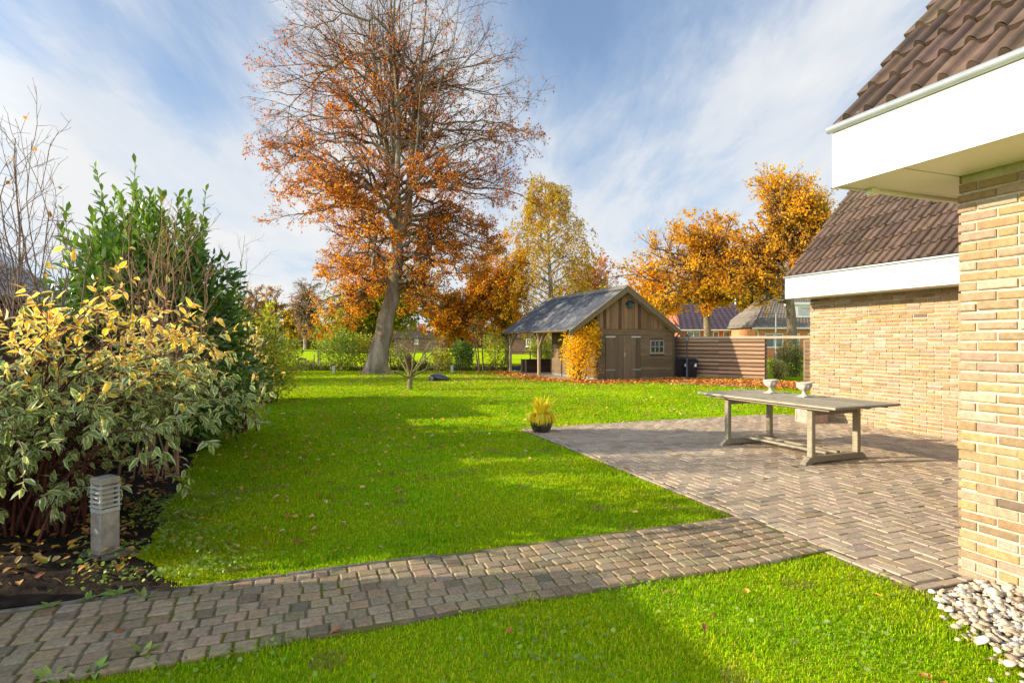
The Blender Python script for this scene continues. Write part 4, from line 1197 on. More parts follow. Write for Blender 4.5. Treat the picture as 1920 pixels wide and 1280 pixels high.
def build_house_purple():
    Y = 56.0
    x0, x1 = at(1277, Y), at(1421, Y)
    t = thing('bungalow', 'low red brick bungalow with dark purple tiled roof behind the plank fence', 'house', ((x0 + x1) / 2, Y, 0))
    hx = (x1 - x0) / 2; ez = zat(618, Y); rz = zat(570, Y); rl, rr = at(1268, Y + 4) - (x0 + x1) / 2, at(1380, Y + 4) - (x0 + x1) / 2
    rz = zat(570, Y + 4)
    mb = MB(); mb.bx(-hx + .1, hx - .25, .45, 8, 0, ez); mb.prism([(0, ez), (7.6, ez), (4.6, rz - .5), (3.0, rz - .5)], (-hx + .1, .45, 0), (0, 1, 0), (0, 0, 1), (.25, 0, 0)); mb.build('wall', [M_redbrick], t)
    ribbed_roof('roof', ((-hx - .1, 0, ez), (hx, 0, ez), (rr, 4, rz), (rl, 4, rz)), t, (.12, .085, .105), .6, .33, M_ptile, .05, 3)
    ribbed_roof('roof', ((hx, 8.2, ez), (-hx - .1, 8.2, ez), (rl, 4.02, rz), (rr, 4.02, rz)), t, (.12, .085, .105), .6, .33, M_ptile, .05, 4)
    mb = MB(); mb.add([(hx, 0, ez), (hx, 8.2, ez), (rr, 4, rz), (hx - .1, 0, ez - .12), (hx - .1, 8.2, ez - .12), (rr - .1, 4, rz - .15)], [(0, 1, 2), (5, 4, 3), (0, 3, 4, 1), (1, 4, 5, 2), (2, 5, 3, 0)], (.12, .085, .105)); mb.build('roof', [M_ptile], t)
    mb = MB()
    mb.beam((-hx - .2, -.05, ez - .03), (hx + .1, -.05, ez - .03), .14, .12); mb.build('gutter', [M_wwood], t)
    mb = MB()
    mb.beam((-hx - .16, -.02, ez + .02), (-hx - .16 - 1.55, 2.6, ez + 1.62), .14, .22); mb.beam((-hx - .3 - 1.55, 2.6, ez + 1.62), (rl - 1.3, 3.4, ez + 1.72), .14, .2)
    mb.build('verge_board', [M_wwood], t)
    mb = MB(); mb.beam((hx + .05, .2, ez + .05), (hx - .75, 1.7, ez + 1.25), .1, .1); mb.build('verge_board', [M_wwood], t)
    mb = MB(); mb.prism([(0, 0), (3.2, 0), (3.2, ez + .2), (2.4, ez + 1.5), (0, ez + .1)], (-hx + .0, .3, 0), (-.62, .78, 0), (0, 0, 1), (.05, .05, 0)); mb.build('gable_wall', [M_redbrick], t)
    for (a, b, nx) in ((1288, 1313, 2), (1337, 1348, 1), (1356, 1379, 2), (1396, 1406, 1)):
        window(t, at(a, Y + .4) - (x0 + x1) / 2, at(b, Y + .4) - (x0 + x1) / 2, .44, 1.0, zat(621, Y + .4), nx)
    mb = MB(); mb.lathe([(.09, rz - .1), (.09, rz + .35), (.16, rz + .36), (.16, rz + .42), (.03, rz + .5)], 10, (rr - .05, 4, 0)); mb.build('roof_vent', [M_wwood], t)
build_house_purple()
M_gtile = surf('grey_brown_tile', (.95, .95, .95), .8, .2, 3, .3, 30, use_col=True, spec=.25)
def build_house_orange():
    Y = 50.0
    x0 = at(1415, Y); x1 = at(1640, Y)
    t = thing('detached_house', 'orange brick house with striped grey tiled roof and white dormer, beyond the gateway', 'house', (x0, Y, 0))
    ez = zat(614, Y); Lx = x1 - x0
    mb = MB(); mb.bx(.25, Lx, .5, 9, 0, ez); mb.build('wall', [M_orbrick], t)
    rz = ez + 3.6
    ribbed_roof('roof', ((-.1, 0, ez), (Lx, 0, ez), (Lx, 4.2, rz), (3.2, 4.2, rz)), t, (.24, .205, .17), .30, .36, M_gtile, .045, 5)
    ribbed_roof('roof', ((-.1, 8.4, ez), (-.1, 0, ez), (3.2, 4.19, rz), (3.2, 4.21, rz)), t, (.24, .205, .17), .30, .36, M_gtile, .045, 6)
    ribbed_roof('roof', ((Lx, 8.4, ez), (-.1, 8.4, ez), (3.2, 4.22, rz), (Lx, 4.22, rz)), t, (.24, .205, .17), .30, .36, M_gtile, .045, 7)
    mb = MB(); mb.beam((-.2, -.06, ez - .05), (Lx, -.06, ez - .05), .16, .14); mb.tube([(.15, .1, ez - .1), (.5, .42, ez - .5), (.5, .42, .1)], .05, 8); mb.build('gutter', [M_wwood], t)
    d0 = at(1486, Y + 1.2) - x0
    mb = MB(); mb.bx(d0, d0 + 3.4, 1.0, 3.6, zat(594, Y), zat(570, Y)); mb.bx(d0 - .15, d0 + 3.6, .8, 3.8, zat(570, Y) + .002, zat(570, Y) + .22); do = mb.build('dormer', [M_wwood], t)
    mb = MB(); mb.bx(d0 + .35, d0 + 1.6, .96, .995, zat(589, Y), zat(575, Y)); mb.build('dormer_window', [surf('net_curtain', (.50, .52, .50), .5, .3, 6, stretch=(8, 1, .3))], do)
    for (a, b) in ((1434, 1468), (1492, 1499), (1514, 1548)):
        window(t, at(a, Y + .5) - x0, at(b, Y + .5) - x0, .49, zat(651, Y), zat(625, Y), 2)
build_house_orange()
def build_streetlight():
    Y = 41.0; x = at(1455, Y)
    t = thing('street_light', 'slim grey street light with a curved arm in front of the orange brick house', 'street light', (x, Y, 0))
    m = surf('grey_pole', (.33, .34, .34), .5, .1, 5, metal=.3)
    zt = zat(566, Y)
    mb = MB(); mb.tube([(0, 0, 0), (0, 0, 1.2), (0, 0, zt), (-.06, 0, zt + .30), (-.24, 0, zt + .44), (-.6, 0, zt + .52)], [.065, .055, .045, .04, .035, .03], 8); mb.build('pole', [m], t, True)
    mb = MB(); mb.box((-.78, 0, zt + .53), (.42, .16, .08), 0, (1, 1, 1), .03); mb.build('lamp_head', [m], t)
build_streetlight()
def far_house(name, label, px0, px1, Y, py_e, py_r, wallm, roofc, depth=8, chim=False, wins=(), hip=.0, roofmat=None):
    x0, x1 = at(px0, Y), at(px1, Y); c = (x0 + x1) / 2; hx = (x1 - x0) / 2
    t = thing(name, label, 'house', (c, Y, 0))
    ez, rz = zat(py_e, Y), zat(py_r, Y)
    mb = MB(); mb.bx(-hx + .2, hx - .2, .3, depth - .3, 0, ez + .01); 
    if hip < .2:
        for s in (-1, 1): mb.prism([(.3, ez), (depth - .3, ez), (depth / 2, rz - .2)], (s * (hx - .2) - .1, 0, 0), (0, 1, 0), (0, 0, 1), (.2, 0, 0))
    mb.build('wall', [wallm], t)
    k = hx * hip
    ribbed_roof('roof', ((-hx, 0, ez), (hx, 0, ez), (hx - k, depth / 2, rz), (-hx + k, depth / 2, rz)), t, roofc, .6, .4, roofmat or M_gtile, .05, 1)
    ribbed_roof('roof', ((hx, depth, ez), (-hx, depth, ez), (-hx + k, depth / 2 + .02, rz), (hx - k, depth / 2 + .02, rz)), t, roofc, .6, .4, roofmat or M_gtile, .05, 2)
    if hip >= .2:
        for s in (-1, 1): ribbed_roof('roof', ((s * hx, 0, ez), (s * hx, depth, ez), (s * (hx - k), depth / 2 + .01, rz), (s * (hx - k), depth / 2 - .01, rz)), t, roofc, .6, .4, roofmat or M_gtile, .05, 2)
    for (a, b, z0, z1) in wins:
        window(t, at(a, Y) - c, at(b, Y) - c, .29, zat(z0, Y), zat(z1, Y), 2, fw=.14)
    if chim:
        mb = MB(); mb.bx(-.5, .5, depth / 2 - .4, depth / 2 + .4, rz - .5, rz + 1.0); mb.build('chimney', [M_redbrick], t)
    return t
M_oldbrick = surf('old_brick', (.20, .105, .08), .95, .3, 3, .3, 30, base2=(.11, .07, .055))
M_barn = surf('dark_boards', (.085, .045, .035), .9, .3, 1.2, 0, stretch=(6, 6, .4))
far_house('barn', 'dark brown barn with a white window beside the leaning beech trunk', 598, 702, 72.0, 640, 601, M_barn, (.07, .042, .035), 10, wins=((627, 646, 626, 610), (655, 664, 622, 611)), hip=.12)
far_house('farmhouse', 'low red brick farmhouse far behind the small bare tree', 736, 830, 84.0, 634, 618, M_oldbrick, (.10, .075, .065), 8, chim=True, wins=((777, 784, 645, 636),))
far_house('cottage', 'red brick cottage glimpsed under the open shed porch', 945, 1046, 66.0, 634, 610, M_oldbrick, (.12, .085, .07), 8, wins=((986, 996, 650, 634),))
far_house('hipped_bungalow', 'distant bungalow with pale pinkish hipped roof behind the clipped hedge', 484, 548, 118.0, 640, 622, M_redbrick, (.30, .19, .15), 10, hip=.45)
def build_left_neighbour():
    # neighbour's barn along the left boundary: eave seen over the garden fence
    t = thing('neighbour_barn', 'long low building with shiny dark slate roof beyond the left garden fence', 'barn', (0, 0, 0), TH)
    mb = MB(); mb.bx(-9.2, -5.75, 13.7, 17.0, 0, 2.45); mb.prism([(-9.2, 2.44), (-5.75, 2.44), (-7.45, 3.85)], (0, 13.7, 0), (1, 0, 0), (0, 0, 1), (0, 3.3, 0)); mb.build('wall', [surf('dark_plank', (.10, .065, .045), .9, .3, 3, stretch=(1, 1, 10))], t)
    M_sl = surf('slate', (.95, .95, .95), .32, .25, 5, .4, 40, use_col=True, spec=.6)
    ribbed_roof('roof', ((-5.45, 13.4, 2.42), (-5.45, 17.3, 2.42), (-7.45, 17.3, 4.02), (-7.45, 13.4, 4.02)), t, (.36, .36, .38), .30, .28, M_sl, .03, 3)
    ribbed_roof('roof', ((-9.45, 17.3, 2.42), (-9.45, 13.4, 2.42), (-7.46, 13.4, 4.02), (-7.46, 17.3, 4.02)), t, (.36, .36, .38), .30, .28, M_sl, .03, 3)
    mb = MB(); mb.tube([(-5.40, 13.3, 2.38), (-5.40, 17.4, 2.38)], .07, 10); mb.build('gutter', [M_zinc], t, True)
    mb = MB(); mb.add([(-6.4, 13.5, 3.25), (-6.4, 17.1, 3.25), (-6.9, 17.1, 3.65), (-6.9, 13.5, 3.65), (-6.4, 13.5, 3.21), (-6.4, 17.1, 3.21), (-6.9, 17.1, 3.61), (-6.9, 13.5, 3.61)], [(0, 1, 2, 3), (4, 5, 1, 0), (5, 6, 2, 1), (6, 7, 3, 2), (7, 4, 0, 3)]); mb.build('skylight', [surf('skylight_sheet', (.55, .57, .58), .2, .05, 2, spec=.6)], t)
build_left_neighbour()
def build_left_fence():
    t = thing('board_fence', 'mossy greenish board fence behind the shrubs along the left border', 'fence', (0, 0, 0), TH)
    M_f = surf('mossy_board', (.95, .95, .95), .9, .3, 2.2, .5, 10, use_col=True, stretch=(1.2, 1.2, 10), stain=(.16, .15, .02), stain_at=(.45, .68), sscale=1.3)
    rg = np.random.default_rng(77)
    B = -3.25
    for i in range(-1, 5):  # first panel is out of view, added to cast shade on the front lawn
        a0 = 5.4 + i * 1.84 - (.86 if i < 0 else 0); mb = MB(); z = .05
        for k in range(12):
            d = .012 if k % 2 else -.004
            mb.bx(B + d, B + d + .016, a0 + .04, a0 + 1.80, z, z + .155, np.array([.20, .17, .075]) * (.7 + .5 * rg.random()), .002); z += .149
        for a in (a0 + .06, a0 + .92, a0 + 1.78): mb.bx(B + .0285, B + .05, a - .03, a + .03, .05, 1.84, (.18, .14, .08), .003)
        mb.build('panel', [M_f], t)
        mb = MB(); mb.bx(B - .04, B + .04, a0 - .038, a0 + .038, 0, 1.9, (.2, .16, .09), .005); mb.build('post', [M_f], t)
build_left_fence()
# ------------------------------------------------------------------ trees
M_beechbark = bark_mat('beech_bark', (.30, .25, .195), (.09, .07, .05), moss=(.13, .12, .05), scale=2.4, bump=.7)
M_bark = bark_mat('bark', (.20, .15, .10), (.09, .07, .05), moss=(.13, .13, .06))
M_twig = bark_mat('twig_bark', (.12, .075, .048), (.07, .045, .03))
M_birchbark = bark_mat('birch_bark', (.42, .37, .30), (.16, .13, .10))
M_leaf = leaf_mat('autumn_leaf', .6, .7, .12, (1.1, 1.05, .8))
M_greenleaf = leaf_mat('green_leaf', .42, .4, .4, (1.2, 1.2, .6))
M_gloss = leaf_mat('glossy_leaf', .20, .28, .55, (1.2, 1.3, .5))
ORANGE = [(.86, .36, .018), (.90, .46, .02), (.78, .25, .015), (.90, .56, .03)]
RUST = [(.50, .145, .028), (.60, .20, .025), (.38, .10, .025), (.66, .27, .03)]
GOLD = [(.84, .47, .022), (.88, .56, .03), (.76, .36, .02), (.72, .42, .035)]
OLIVE = [(.60, .44, .025), (.52, .40, .03), (.68, .46, .025), (.42, .34, .03)]
def path_at(tr, z):
    tr = np.asarray(tr, float)
    return np.stack([np.interp(z, tr[:, 2], tr[:, i]) for i in (0, 1, 3)], -1)

def build_beech():
    rg = np.random.default_rng(101)
    bx_, by_ = at(705, 26.7), 26.7
    t = thing('beech_tree', 'huge beech with leaning grey trunk, orange lower leaves and bare twiggy top', 'tree', (bx_, by_, 0))
    f = lambda px: (px - 705) * .02503
    tr = np.array([(f(703), 0, -.05, .64), (f(704), 0, .12, .56), (f(706), 0, .4, .50), (f(711), 0, 1.0, .455), (f(722), 0, 2.25, .40), (f(735), 0.1, 3.5, .34), (f(742), 0.1, 5.0, .31), (f(745), 0, 6.5, .27), (f(744), -.05, 8, .225), (f(742), 0, 9.3, .19), (f(738), .1, 11, .145), (f(735), .1, 13, .10), (f(733), 0, 15, .075), (f(738), 0, 17, .05), (f(742), 0, 20.5, .015)])
    z = np.concatenate([np.linspace(-.05, 1, 12), np.linspace(1.2, 20.5, 60)])
    pa = path_at(tr, z); P = np.stack([pa[:, 0], pa[:, 1], z], 1) + np.concatenate([np.zeros((12, 3)), rg.normal(size=(60, 3)) * .02 * [1, 1, 0]])
    V, Q = tubes(P[None], pa[:, 2][None], 22)
    ang = np.arctan2(V[:, 1] - 0, V[:, 0] - np.interp(V[:, 2], z, pa[:, 0]))
    fl = np.exp(-np.clip(V[:, 2], 0, 9) / .35)
    ctr = np.stack([np.interp(V[:, 2], z, pa[:, 0]), np.interp(V[:, 2], z, pa[:, 1])], 1)
    k = 1 + (.16 * np.cos(5 * ang + .6) + .08 * np.cos(9 * ang)) * fl + .025 * np.cos(3 * ang + V[:, 2] * .7) + .015 * np.cos(7 * ang - V[:, 2])
    V[:, :2] = ctr + (V[:, :2] - ctr) * k[:, None]
    groups_V, groups_Q = [V], [Q]
    # second and third leaders
    L2 = np.array([[(f(746), 0, 6.3), (f(766), -.1, 7.6), (f(772), -.2, 10), (f(778), -.2, 12.5), (f(792), -.1, 15), (f(802), 0, 18.2)], [(f(743), 0, 7.6), (f(725), .5, 9.2), (f(712), .9, 11.4), (f(700), 1.2, 13.5), (f(690), 1.3, 15.5), (f(682), 1.3, 18)], [(f(743), 0, 8.4), (f(752), -.7, 10), (f(756), -1.1, 12), (f(752), -1.5, 14), (f(748), -1.7, 16), (f(745), -1.8, 18.5)]])
    R2 = np.array([[.20, .17, .14, .10, .06, .02], [.16, .13, .10, .075, .045, .015], [.15, .12, .095, .07, .04, .015]])
    # limbs aimed at the outline of the crown
    n = 84
    zt = np.concatenate([rg.uniform(2.5, 6.5, 24), rg.uniform(6, 12.5, 32), rg.uniform(12, 20.5, 28)])
    az = (np.arange(n) * 2.39996 + rg.normal(size=n) * .25)
    rx = np.interp(zt, [2.3, 4, 6.3, 8.6, 10, 13, 15, 17.5, 19.5, 21], [2.2, 3.9, 5.5, 6.3, 6.9, 6.0, 5.0, 4.3, 3.0, 1.0])
    rr = rx * (.78 + .26 * rg.random(n))
    axis = path_at(tr, np.clip(zt, 0, 20))
    tip = np.stack([axis[:, 0] + rr * np.cos(az), axis[:, 1] + rr * np.sin(az) * .9, zt + rg.normal(size=n) * .3], 1)
    z0 = np.clip(4.1 + (zt - 2.5) * .66 + rg.normal(size=n) * .3, 3.9, 16)
    st = path_at(tr, z0); p0 = np.stack([st[:, 0], st[:, 1], z0], 1)
    # some limbs leave the leaders instead
    for i in range(n):
        if zt[i] > 11 and rg.random() < .65:
            k_ = rg.integers(0, 3); u = rg.uniform(.15, .75) * 5; j = int(u)
            p0[i] = L2[k_, j] * (1 - (u - j)) + L2[k_, j + 1] * (u - j)
    d = tip - p0; hor = d * [1, 1, 0]
    steep = np.interp(zt, [3, 8, 14], [.30, .45, .62])[:, None]
    p1 = p0 + hor * .30 + np.array([0, 0, 1]) * (np.linalg.norm(hor, axis=1, keepdims=True) * steep * .55)
    p2 = p0 + hor * .72 + np.array([0, 0, 1]) * (d[:, 2:3] * .72 + np.linalg.norm(hor, axis=1, keepdims=True) * .10)
    Pl = bez(p0, p1, p2, tip, 11)
    Pl[:, 1:] += rg.normal(size=(n, 10, 3)) * .10
    rl = np.interp(z0, [3.9, 8, 14], [.115, .095, .055])
    Rl = rl[:, None] * np.linspace(1, .16, 11)[None]
    Ll = np.linalg.norm(tip - p0, axis=1)
    Ps, Rs, Ls = spawn(Pl, Rl, Ll, 9, rg, .22, 1.0, 44, .40, 6, .06, .10, -.015, .60, .010, .55)
    P3, R3, L3 = spawn(Ps, Rs, Ls, 6, rg, .15, 1.0, 42, .48, 4, .05, .12, 0, .6, .006, .3)
    Ptop, Rtop, Ltop = spawn(L2, R2, np.full(3, 6.0), 12, rg, .25, 1.0, 42, .38, 6, .2, .08, 0, .5, .012)
    Pt3, Rt3, Lt3 = spawn(Ptop, Rtop, Ltop, 8, rg, .15, 1, 40, .45, 4, .12, .1, 0, .6, .006)
    P3 = np.concatenate([P3, Pt3]); R3 = np.concatenate([R3, Rt3]); L3 = np.concatenate([L3, Lt3])
    P4, R4, L4 = spawn(P3, R3, L3, 6, rg, .2, 1.0, 40, .55, 3, .04, .12, 0, .6, .0040, .2)
    for (P_, R_2, kk) in ((L2, R2, 10), (Pl, Rl, 8)):
        v, q = tubes(P_, R_2, kk); groups_V.append(v); groups_Q.append(q)
    off = 0; Qs = []
    for v, q in zip(groups_V, groups_Q): Qs.append(q + off); off += len(v)
    V = np.concatenate(groups_V)
    mk('trunk', V, [np.concatenate(Qs)], M_beechbark, t, np.ones((len(V), 3)), True)
    tube_mesh('branches', [(Ps, Rs, 4), (Ptop, Rtop, 4), (P3, R3, 3), (P4, R4, 3)], M_twig, t)
    # leaves: thick below, thinning out to bare twigs above
    p, tan = leaf_pos(P4, 8, rg, .1, .05)
    zz = p[:, 2]; xr = np.hypot(p[:, 0] - 1, p[:, 1])
    patch = np.sin(p[:, 0] * 1.3 + 1) * np.sin(p[:, 1] * 1.1) * np.sin(zz * 1.2 + .5)
    dens = np.interp(zz, [2, 5.5, 7.5, 10, 12.5, 15, 19], [.46, .44, .42, .34, .17, .06, .015]) * (1 + .9 * patch)
    dens *= np.interp(xr, [0, 4.5, 6.5], [1, 1, .75])
    keep = rg.random(len(p)) < dens
    p = p[keep]; tan = tan[keep]; zz = zz[keep]; m = len(p)
    lo = rg.random(m) < np.interp(zz, [2, 4.5, 8, 11], [.85, .5, .12, .0])
    cols = np.where(lo[:, None], palette(m, ORANGE + [(.60, .36, .02)], rg), palette(m, RUST, rg))
    leaf_mesh('leaves', p, tan + rg.normal(size=p.shape) * .8 + [0, 0, -.3], rg.uniform(.075, .125, m), cols, M_leaf, t, rg, .68)
build_beech()

def tree(name, label, base, trunk, crown, nl, kk, cols, lsize, bark, seed, density=1.0, nleaf=7, sy=1.0, group=None, wts=None, lobes=.25, droop=0.0, zlow=.0, wmul=1.0, low_bias=0.0, cat='tree', start=.35, mat=None, tw=1.0):
    """trunk: (dx,dy,z,r) rows; crown: (dx, z, rx, rz) ellipsoids; kk: side branches per level"""
    rg = np.random.default_rng(seed)
    t = thing(name, label, cat, (base[0], base[1], 0), 0, group)
    tr = np.asarray(trunk, float)
    z = np.linspace(tr[0, 2], tr[-1, 2], 26); pa = path_at(tr, z)
    Pt = np.stack([pa[:, 0], pa[:, 1], z], 1); Pt[2:] += rg.normal(size=(24, 3)) * .05 * tr[1, 3] * [1, 1, 0]
    ne = len(crown)
    tips = []
    for i in range(nl):
        dx, cz, rx, rz = crown[i % ne]
        k = i // ne
        u = 1 - 2 * ((k + .5) / (nl / ne)); ph = k * 2.39996 + i
        s = math.sqrt(max(0, 1 - u * u))
        r = .62 + .42 * rg.random()
        lob = 1 + lobes * math.sin(ph * 3 + u * 4 + seed)
        tips.append((dx + rx * r * lob * s * math.cos(ph), rx * sy * r * lob * s * math.sin(ph), cz + rz * r * u * (.9 + .2 * rg.random())))
    tip = np.array(tips)
    top = tr[-1, 2]; s0 = tr[0, 2] + (top - tr[0, 2]) * start
    z0 = np.clip(s0 + (tip[:, 2] - s0) * .55 - .15 * np.hypot(tip[:, 0], tip[:, 1]), s0, top * .98)
    st = path_at(tr, z0); p0 = np.stack([st[:, 0], st[:, 1], z0], 1)
    d = tip - p0; hl = np.linalg.norm(d[:, :2], axis=1, keepdims=True)
    p1 = p0 + d * .3 + np.array([0, 0, 1]) * hl * .16; p2 = p0 + d * .7 + np.array([0, 0, 1]) * hl * .14
    Pl = bez(p0, p1, p2, tip, 8); Pl[:, 1:] += rg.normal(size=(nl, 7, 3)) * .035 * np.linalg.norm(d, axis=1)[:, None, None]
    Rl = (np.minimum(st[:, 2] * .55, .10) * wmul)[:, None] * np.linspace(1, .25, 8)[None]
    Ll = np.linalg.norm(d, axis=1)
    Ps, Rs, Ls = spawn(Pl, Rl, Ll, kk[0], rg, .2, 1, 48, .42, 5, .06, .12, droop, .6, .008 * tw, .4)
    P3, R3, L3 = spawn(Ps, Rs, Ls, kk[1], rg, .2, 1, 45, .5, 4, .04, .12, droop * 1.6, .6, .0055 * tw, .2)
    V1, Q1 = tubes(Pt[None], pa[:, 2][None], 12); V2, Q2 = tubes(Pl, Rl, 6)
    mk('trunk', np.concatenate([V1, V2]), [np.concatenate([Q1, Q2 + len(V1)])], bark, t, np.ones((len(V1) + len(V2), 3)), True)
    tube_mesh('branches', [(Ps, Rs, 4), (P3, R3, 3)], M_twig if bark is not M_birchbark else M_twig, t)
    p, tan = leaf_pos(P3, nleaf, rg, .1, .09)
    patch = np.sin(p[:, 0] * 1.6 + seed) * np.sin(p[:, 1] * 1.3) * np.sin(p[:, 2] * 1.5 + 1)
    keep = (rg.random(len(p)) < density * (1 + .45 * patch)) & (p[:, 2] > zlow)
    p = p[keep]; tan = tan[keep]; m = len(p)
    if m:
        c = palette(m, cols, rg, wts)
        clump = 1 + .22 * np.sin(p[:, 0] * 2.3 + 1) * np.sin(p[:, 2] * 2.1 + seed)
        leaf_mesh('leaves', p, tan + rg.normal(size=p.shape) * .9 + [0, 0, -.35], lsize * rg.uniform(.7, 1.3, m), c * clump[:, None], mat or M_leaf, t, rg, .75)
    return t
def ctree(name, label, px, Y, crownpx, trunk_r, nl, kk, cols, lsize, seed, bark=None, lean=0, **kw):
    """tree laid out from photograph measurements: crownpx = list of (px, py, half width px, half height px) at distance Y"""
    x = at(px, Y); s = Y / FPX
    cr = [((cx - px) * s, H + (640 - cy) * s, hw * s, hh * s) for cx, cy, hw, hh in crownpx]
    top = max(c[1] + c[3] for c in cr) * .93
    tr = [(0, 0, -.05, trunk_r * 1.5), (0, 0, .3, trunk_r * 1.1), (lean * .4, 0, top * .25, trunk_r), (lean, 0, top * .5, trunk_r * .7), (lean * 1.1, 0, top * .8, trunk_r * .3), (lean * 1.1, 0, top, .02)]
    return tree(name, label, (x, Y), tr, cr, nl, kk, cols, lsize, bark or M_bark, seed, **kw)

# oaks behind the plank fence
ctree('oak_tree', 'rounded golden-orange oak in front of the purple-roofed bungalow, left of the taller oak', 1327, 45, [(1278, 508, 106, 78), (1338, 525, 60, 80), (1318, 448, 82, 58)], .28, 60, (9, 8), GOLD + [(.66, .30, .03)] * 2, .19, 201, lean=-.1, nleaf=8, density=.50, start=.42, tw=1.3, wmul=1.2)
ctree('oak_tree', 'tallest golden oak at right, its crown cut by the white eaves of the brick house', 1487, 41, [(1480, 445, 108, 95), (1428, 485, 72, 80), (1555, 445, 82, 90), (1500, 385, 80, 58)], .32, 84, (10, 8), GOLD + [(.66, .34, .03)], .19, 202, lean=-.35, nleaf=8, density=.52, start=.34, tw=1.3, wmul=1.3)
ctree('young_oak', 'half bare orange tree rising just right behind the shed ridge', 1222, 48, [(1215, 530, 60, 55), (1240, 550, 50, 45)], .12, 24, (8, 6), GOLD + ORANGE[:2], .22, 203, nleaf=6, density=.62, start=.3, tw=1.3)
ctree('maple_tree', 'thin russet tree between the birch and the shed ridge', 1112, 50, [(1112, 520, 42, 52), (1095, 545, 45, 40)], .12, 26, (8, 6), [(.50, .17, .03), (.42, .12, .02), (.55, .25, .04)], .20, 204, nleaf=5, density=.6, start=.2, tw=1.5)
# weeping birch
def build_birch():
    rg = np.random.default_rng(301)
    Y = 37; px = 1030; s = Y / FPX
    t = thing('birch_tree', 'tall weeping birch with hanging olive-gold twigs behind the shed roof', 'tree', (at(px, Y), Y, 0))
    top = H + 300 * s
    tr = np.array([(0, 0, -.05, .26), (.05, 0, 2, .2), (.1, 0, 5, .15), (-.1, 0, 8, .09), (-.3, 0, top, .02)])
    z = np.linspace(-.05, top, 24); pa = path_at(tr, z); Pt = np.stack([pa[:, 0], pa[:, 1], z], 1)
    n = 60
    z0 = np.linspace(1.6, top * .96, n); az = np.arange(n) * 2.39996
    rad = np.interp(z0, [1.5, 4, 7, 9.5, top], [2.6, 2.6, 2.2, 1.5, .35]) * (.75 + .5 * rg.random(n))
    st = path_at(tr, z0); p0 = np.stack([st[:, 0], st[:, 1], z0], 1)
    tip = p0 + np.stack([np.cos(az) * rad, np.sin(az) * rad, .35 * rad], 1)
    Pl = bez(p0, p0 + (tip - p0) * .4 + [0, 0, .5], tip + [0, 0, .25], tip, 8); Rl = np.full((n, 1), .05) * np.linspace(1, .2, 8)[None]
    Ps, Rs, Ls = spawn(Pl, Rl, np.linalg.norm(tip - p0, axis=1) + .6, 7, rg, .2, 1, 50, .45, 5, .1, .12, .05, .5, .009, .3)
    P3, R3, L3 = spawn(Ps, Rs, np.maximum(Ls, .8), 5, rg, .2, 1, 40, 1.0, 6, -.3, .10, .42, .5, .006, .1)
    V1, Q1 = tubes(Pt[None], pa[:, 2][None], 10); V2, Q2 = tubes(Pl, Rl, 5)
    mk('trunk', np.concatenate([V1, V2]), [np.concatenate([Q1, Q2 + len(V1)])], M_birchbark, t, np.ones((len(V1) + len(V2), 3)), True)
    tube_mesh('branches', [(Ps, Rs, 3), (P3, R3, 3)], M_twig, t)
    p, tan = leaf_pos(P3, 12, rg, .1, .06)
    keep = rg.random(len(p)) < .78; p = p[keep]; tan = tan[keep]
    leaf_mesh('leaves', p, tan + rg.normal(size=p.shape) * .5 + [0, 0, -.4], rg.uniform(.09, .17, len(p)), palette(len(p), OLIVE + [(.56, .34, .015), (.60, .30, .015)], rg), M_leaf, t, rg, .6)
build_birch()
ctree('young_beech', 'smaller glowing orange-yellow tree under the right side of the big beech', 882, 36, [(880, 560, 72, 55), (835, 585, 55, 42), (925, 540, 50, 65), (880, 610, 70, 26)], .13, 52, (9, 8), [(.62, .33, .015), (.62, .25, .012), (.56, .17, .01), (.64, .40, .03)], .145, 205, nleaf=8, density=.75, start=.12, tw=1.2)
ctree('rowan_tree', 'rusty orange tree right of the glowing one, touching the birch', 950, 37, [(955, 520, 50, 70), (945, 590, 48, 45)], .12, 34, (9, 7), OLIVE[:2] + ORANGE + GOLD[:2], .15, 206, nleaf=7, density=.7, start=.15, tw=1.2)
ctree('field_maple', 'yellow-green tree spreading behind the big beech trunk', 700, 36, [(655, 590, 55, 40), (715, 570, 60, 55), (775, 555, 50, 60)], .14, 42, (9, 8), [(.36, .36, .015), (.28, .32, .015), (.46, .40, .02), (.20, .25, .02)], .15, 207, nleaf=7, density=.9, start=.12, tw=1.2)
# far trees at the left gap
ctree('ash_tree', 'tall sparse orange-brown tree in the gap left of the beech, behind the clipped hedge', 508, 100, [(512, 590, 38, 50), (490, 600, 26, 38)], .30, 30, (8, 7), [(.42, .25, .09), (.50, .30, .09), (.36, .20, .08)], .30, 208, nleaf=8, density=.6, start=.15, tw=4, wmul=2)
ctree('bare_birch', 'bare pinkish grey birch standing farthest left of the barn', 572, 105, [(573, 575, 24, 62)], .26, 34, (10, 8), [(.40, .28, .18), (.46, .31, .19)], .26, 209, bark=M_birchbark, nleaf=3, density=.45, start=.12, droop=.12, tw=4, wmul=2)
ctree('olive_tree', 'small round olive-gold tree between the sparse tree and the bare birch', 548, 112, [(548, 605, 22, 33)], .2, 20, (8, 7), OLIVE, .5, 210, nleaf=5, density=.9, start=.1, tw=4)
ctree('copper_tree', 'dark copper tree at the far left gap beside the laurel', 478, 92, [(470, 585, 26, 52), (482, 615, 22, 28)], .24, 26, (8, 7), [(.40, .20, .06), (.46, .27, .07), (.32, .22, .06)], .30, 211, nleaf=6, density=.7, start=.1, tw=3.5)
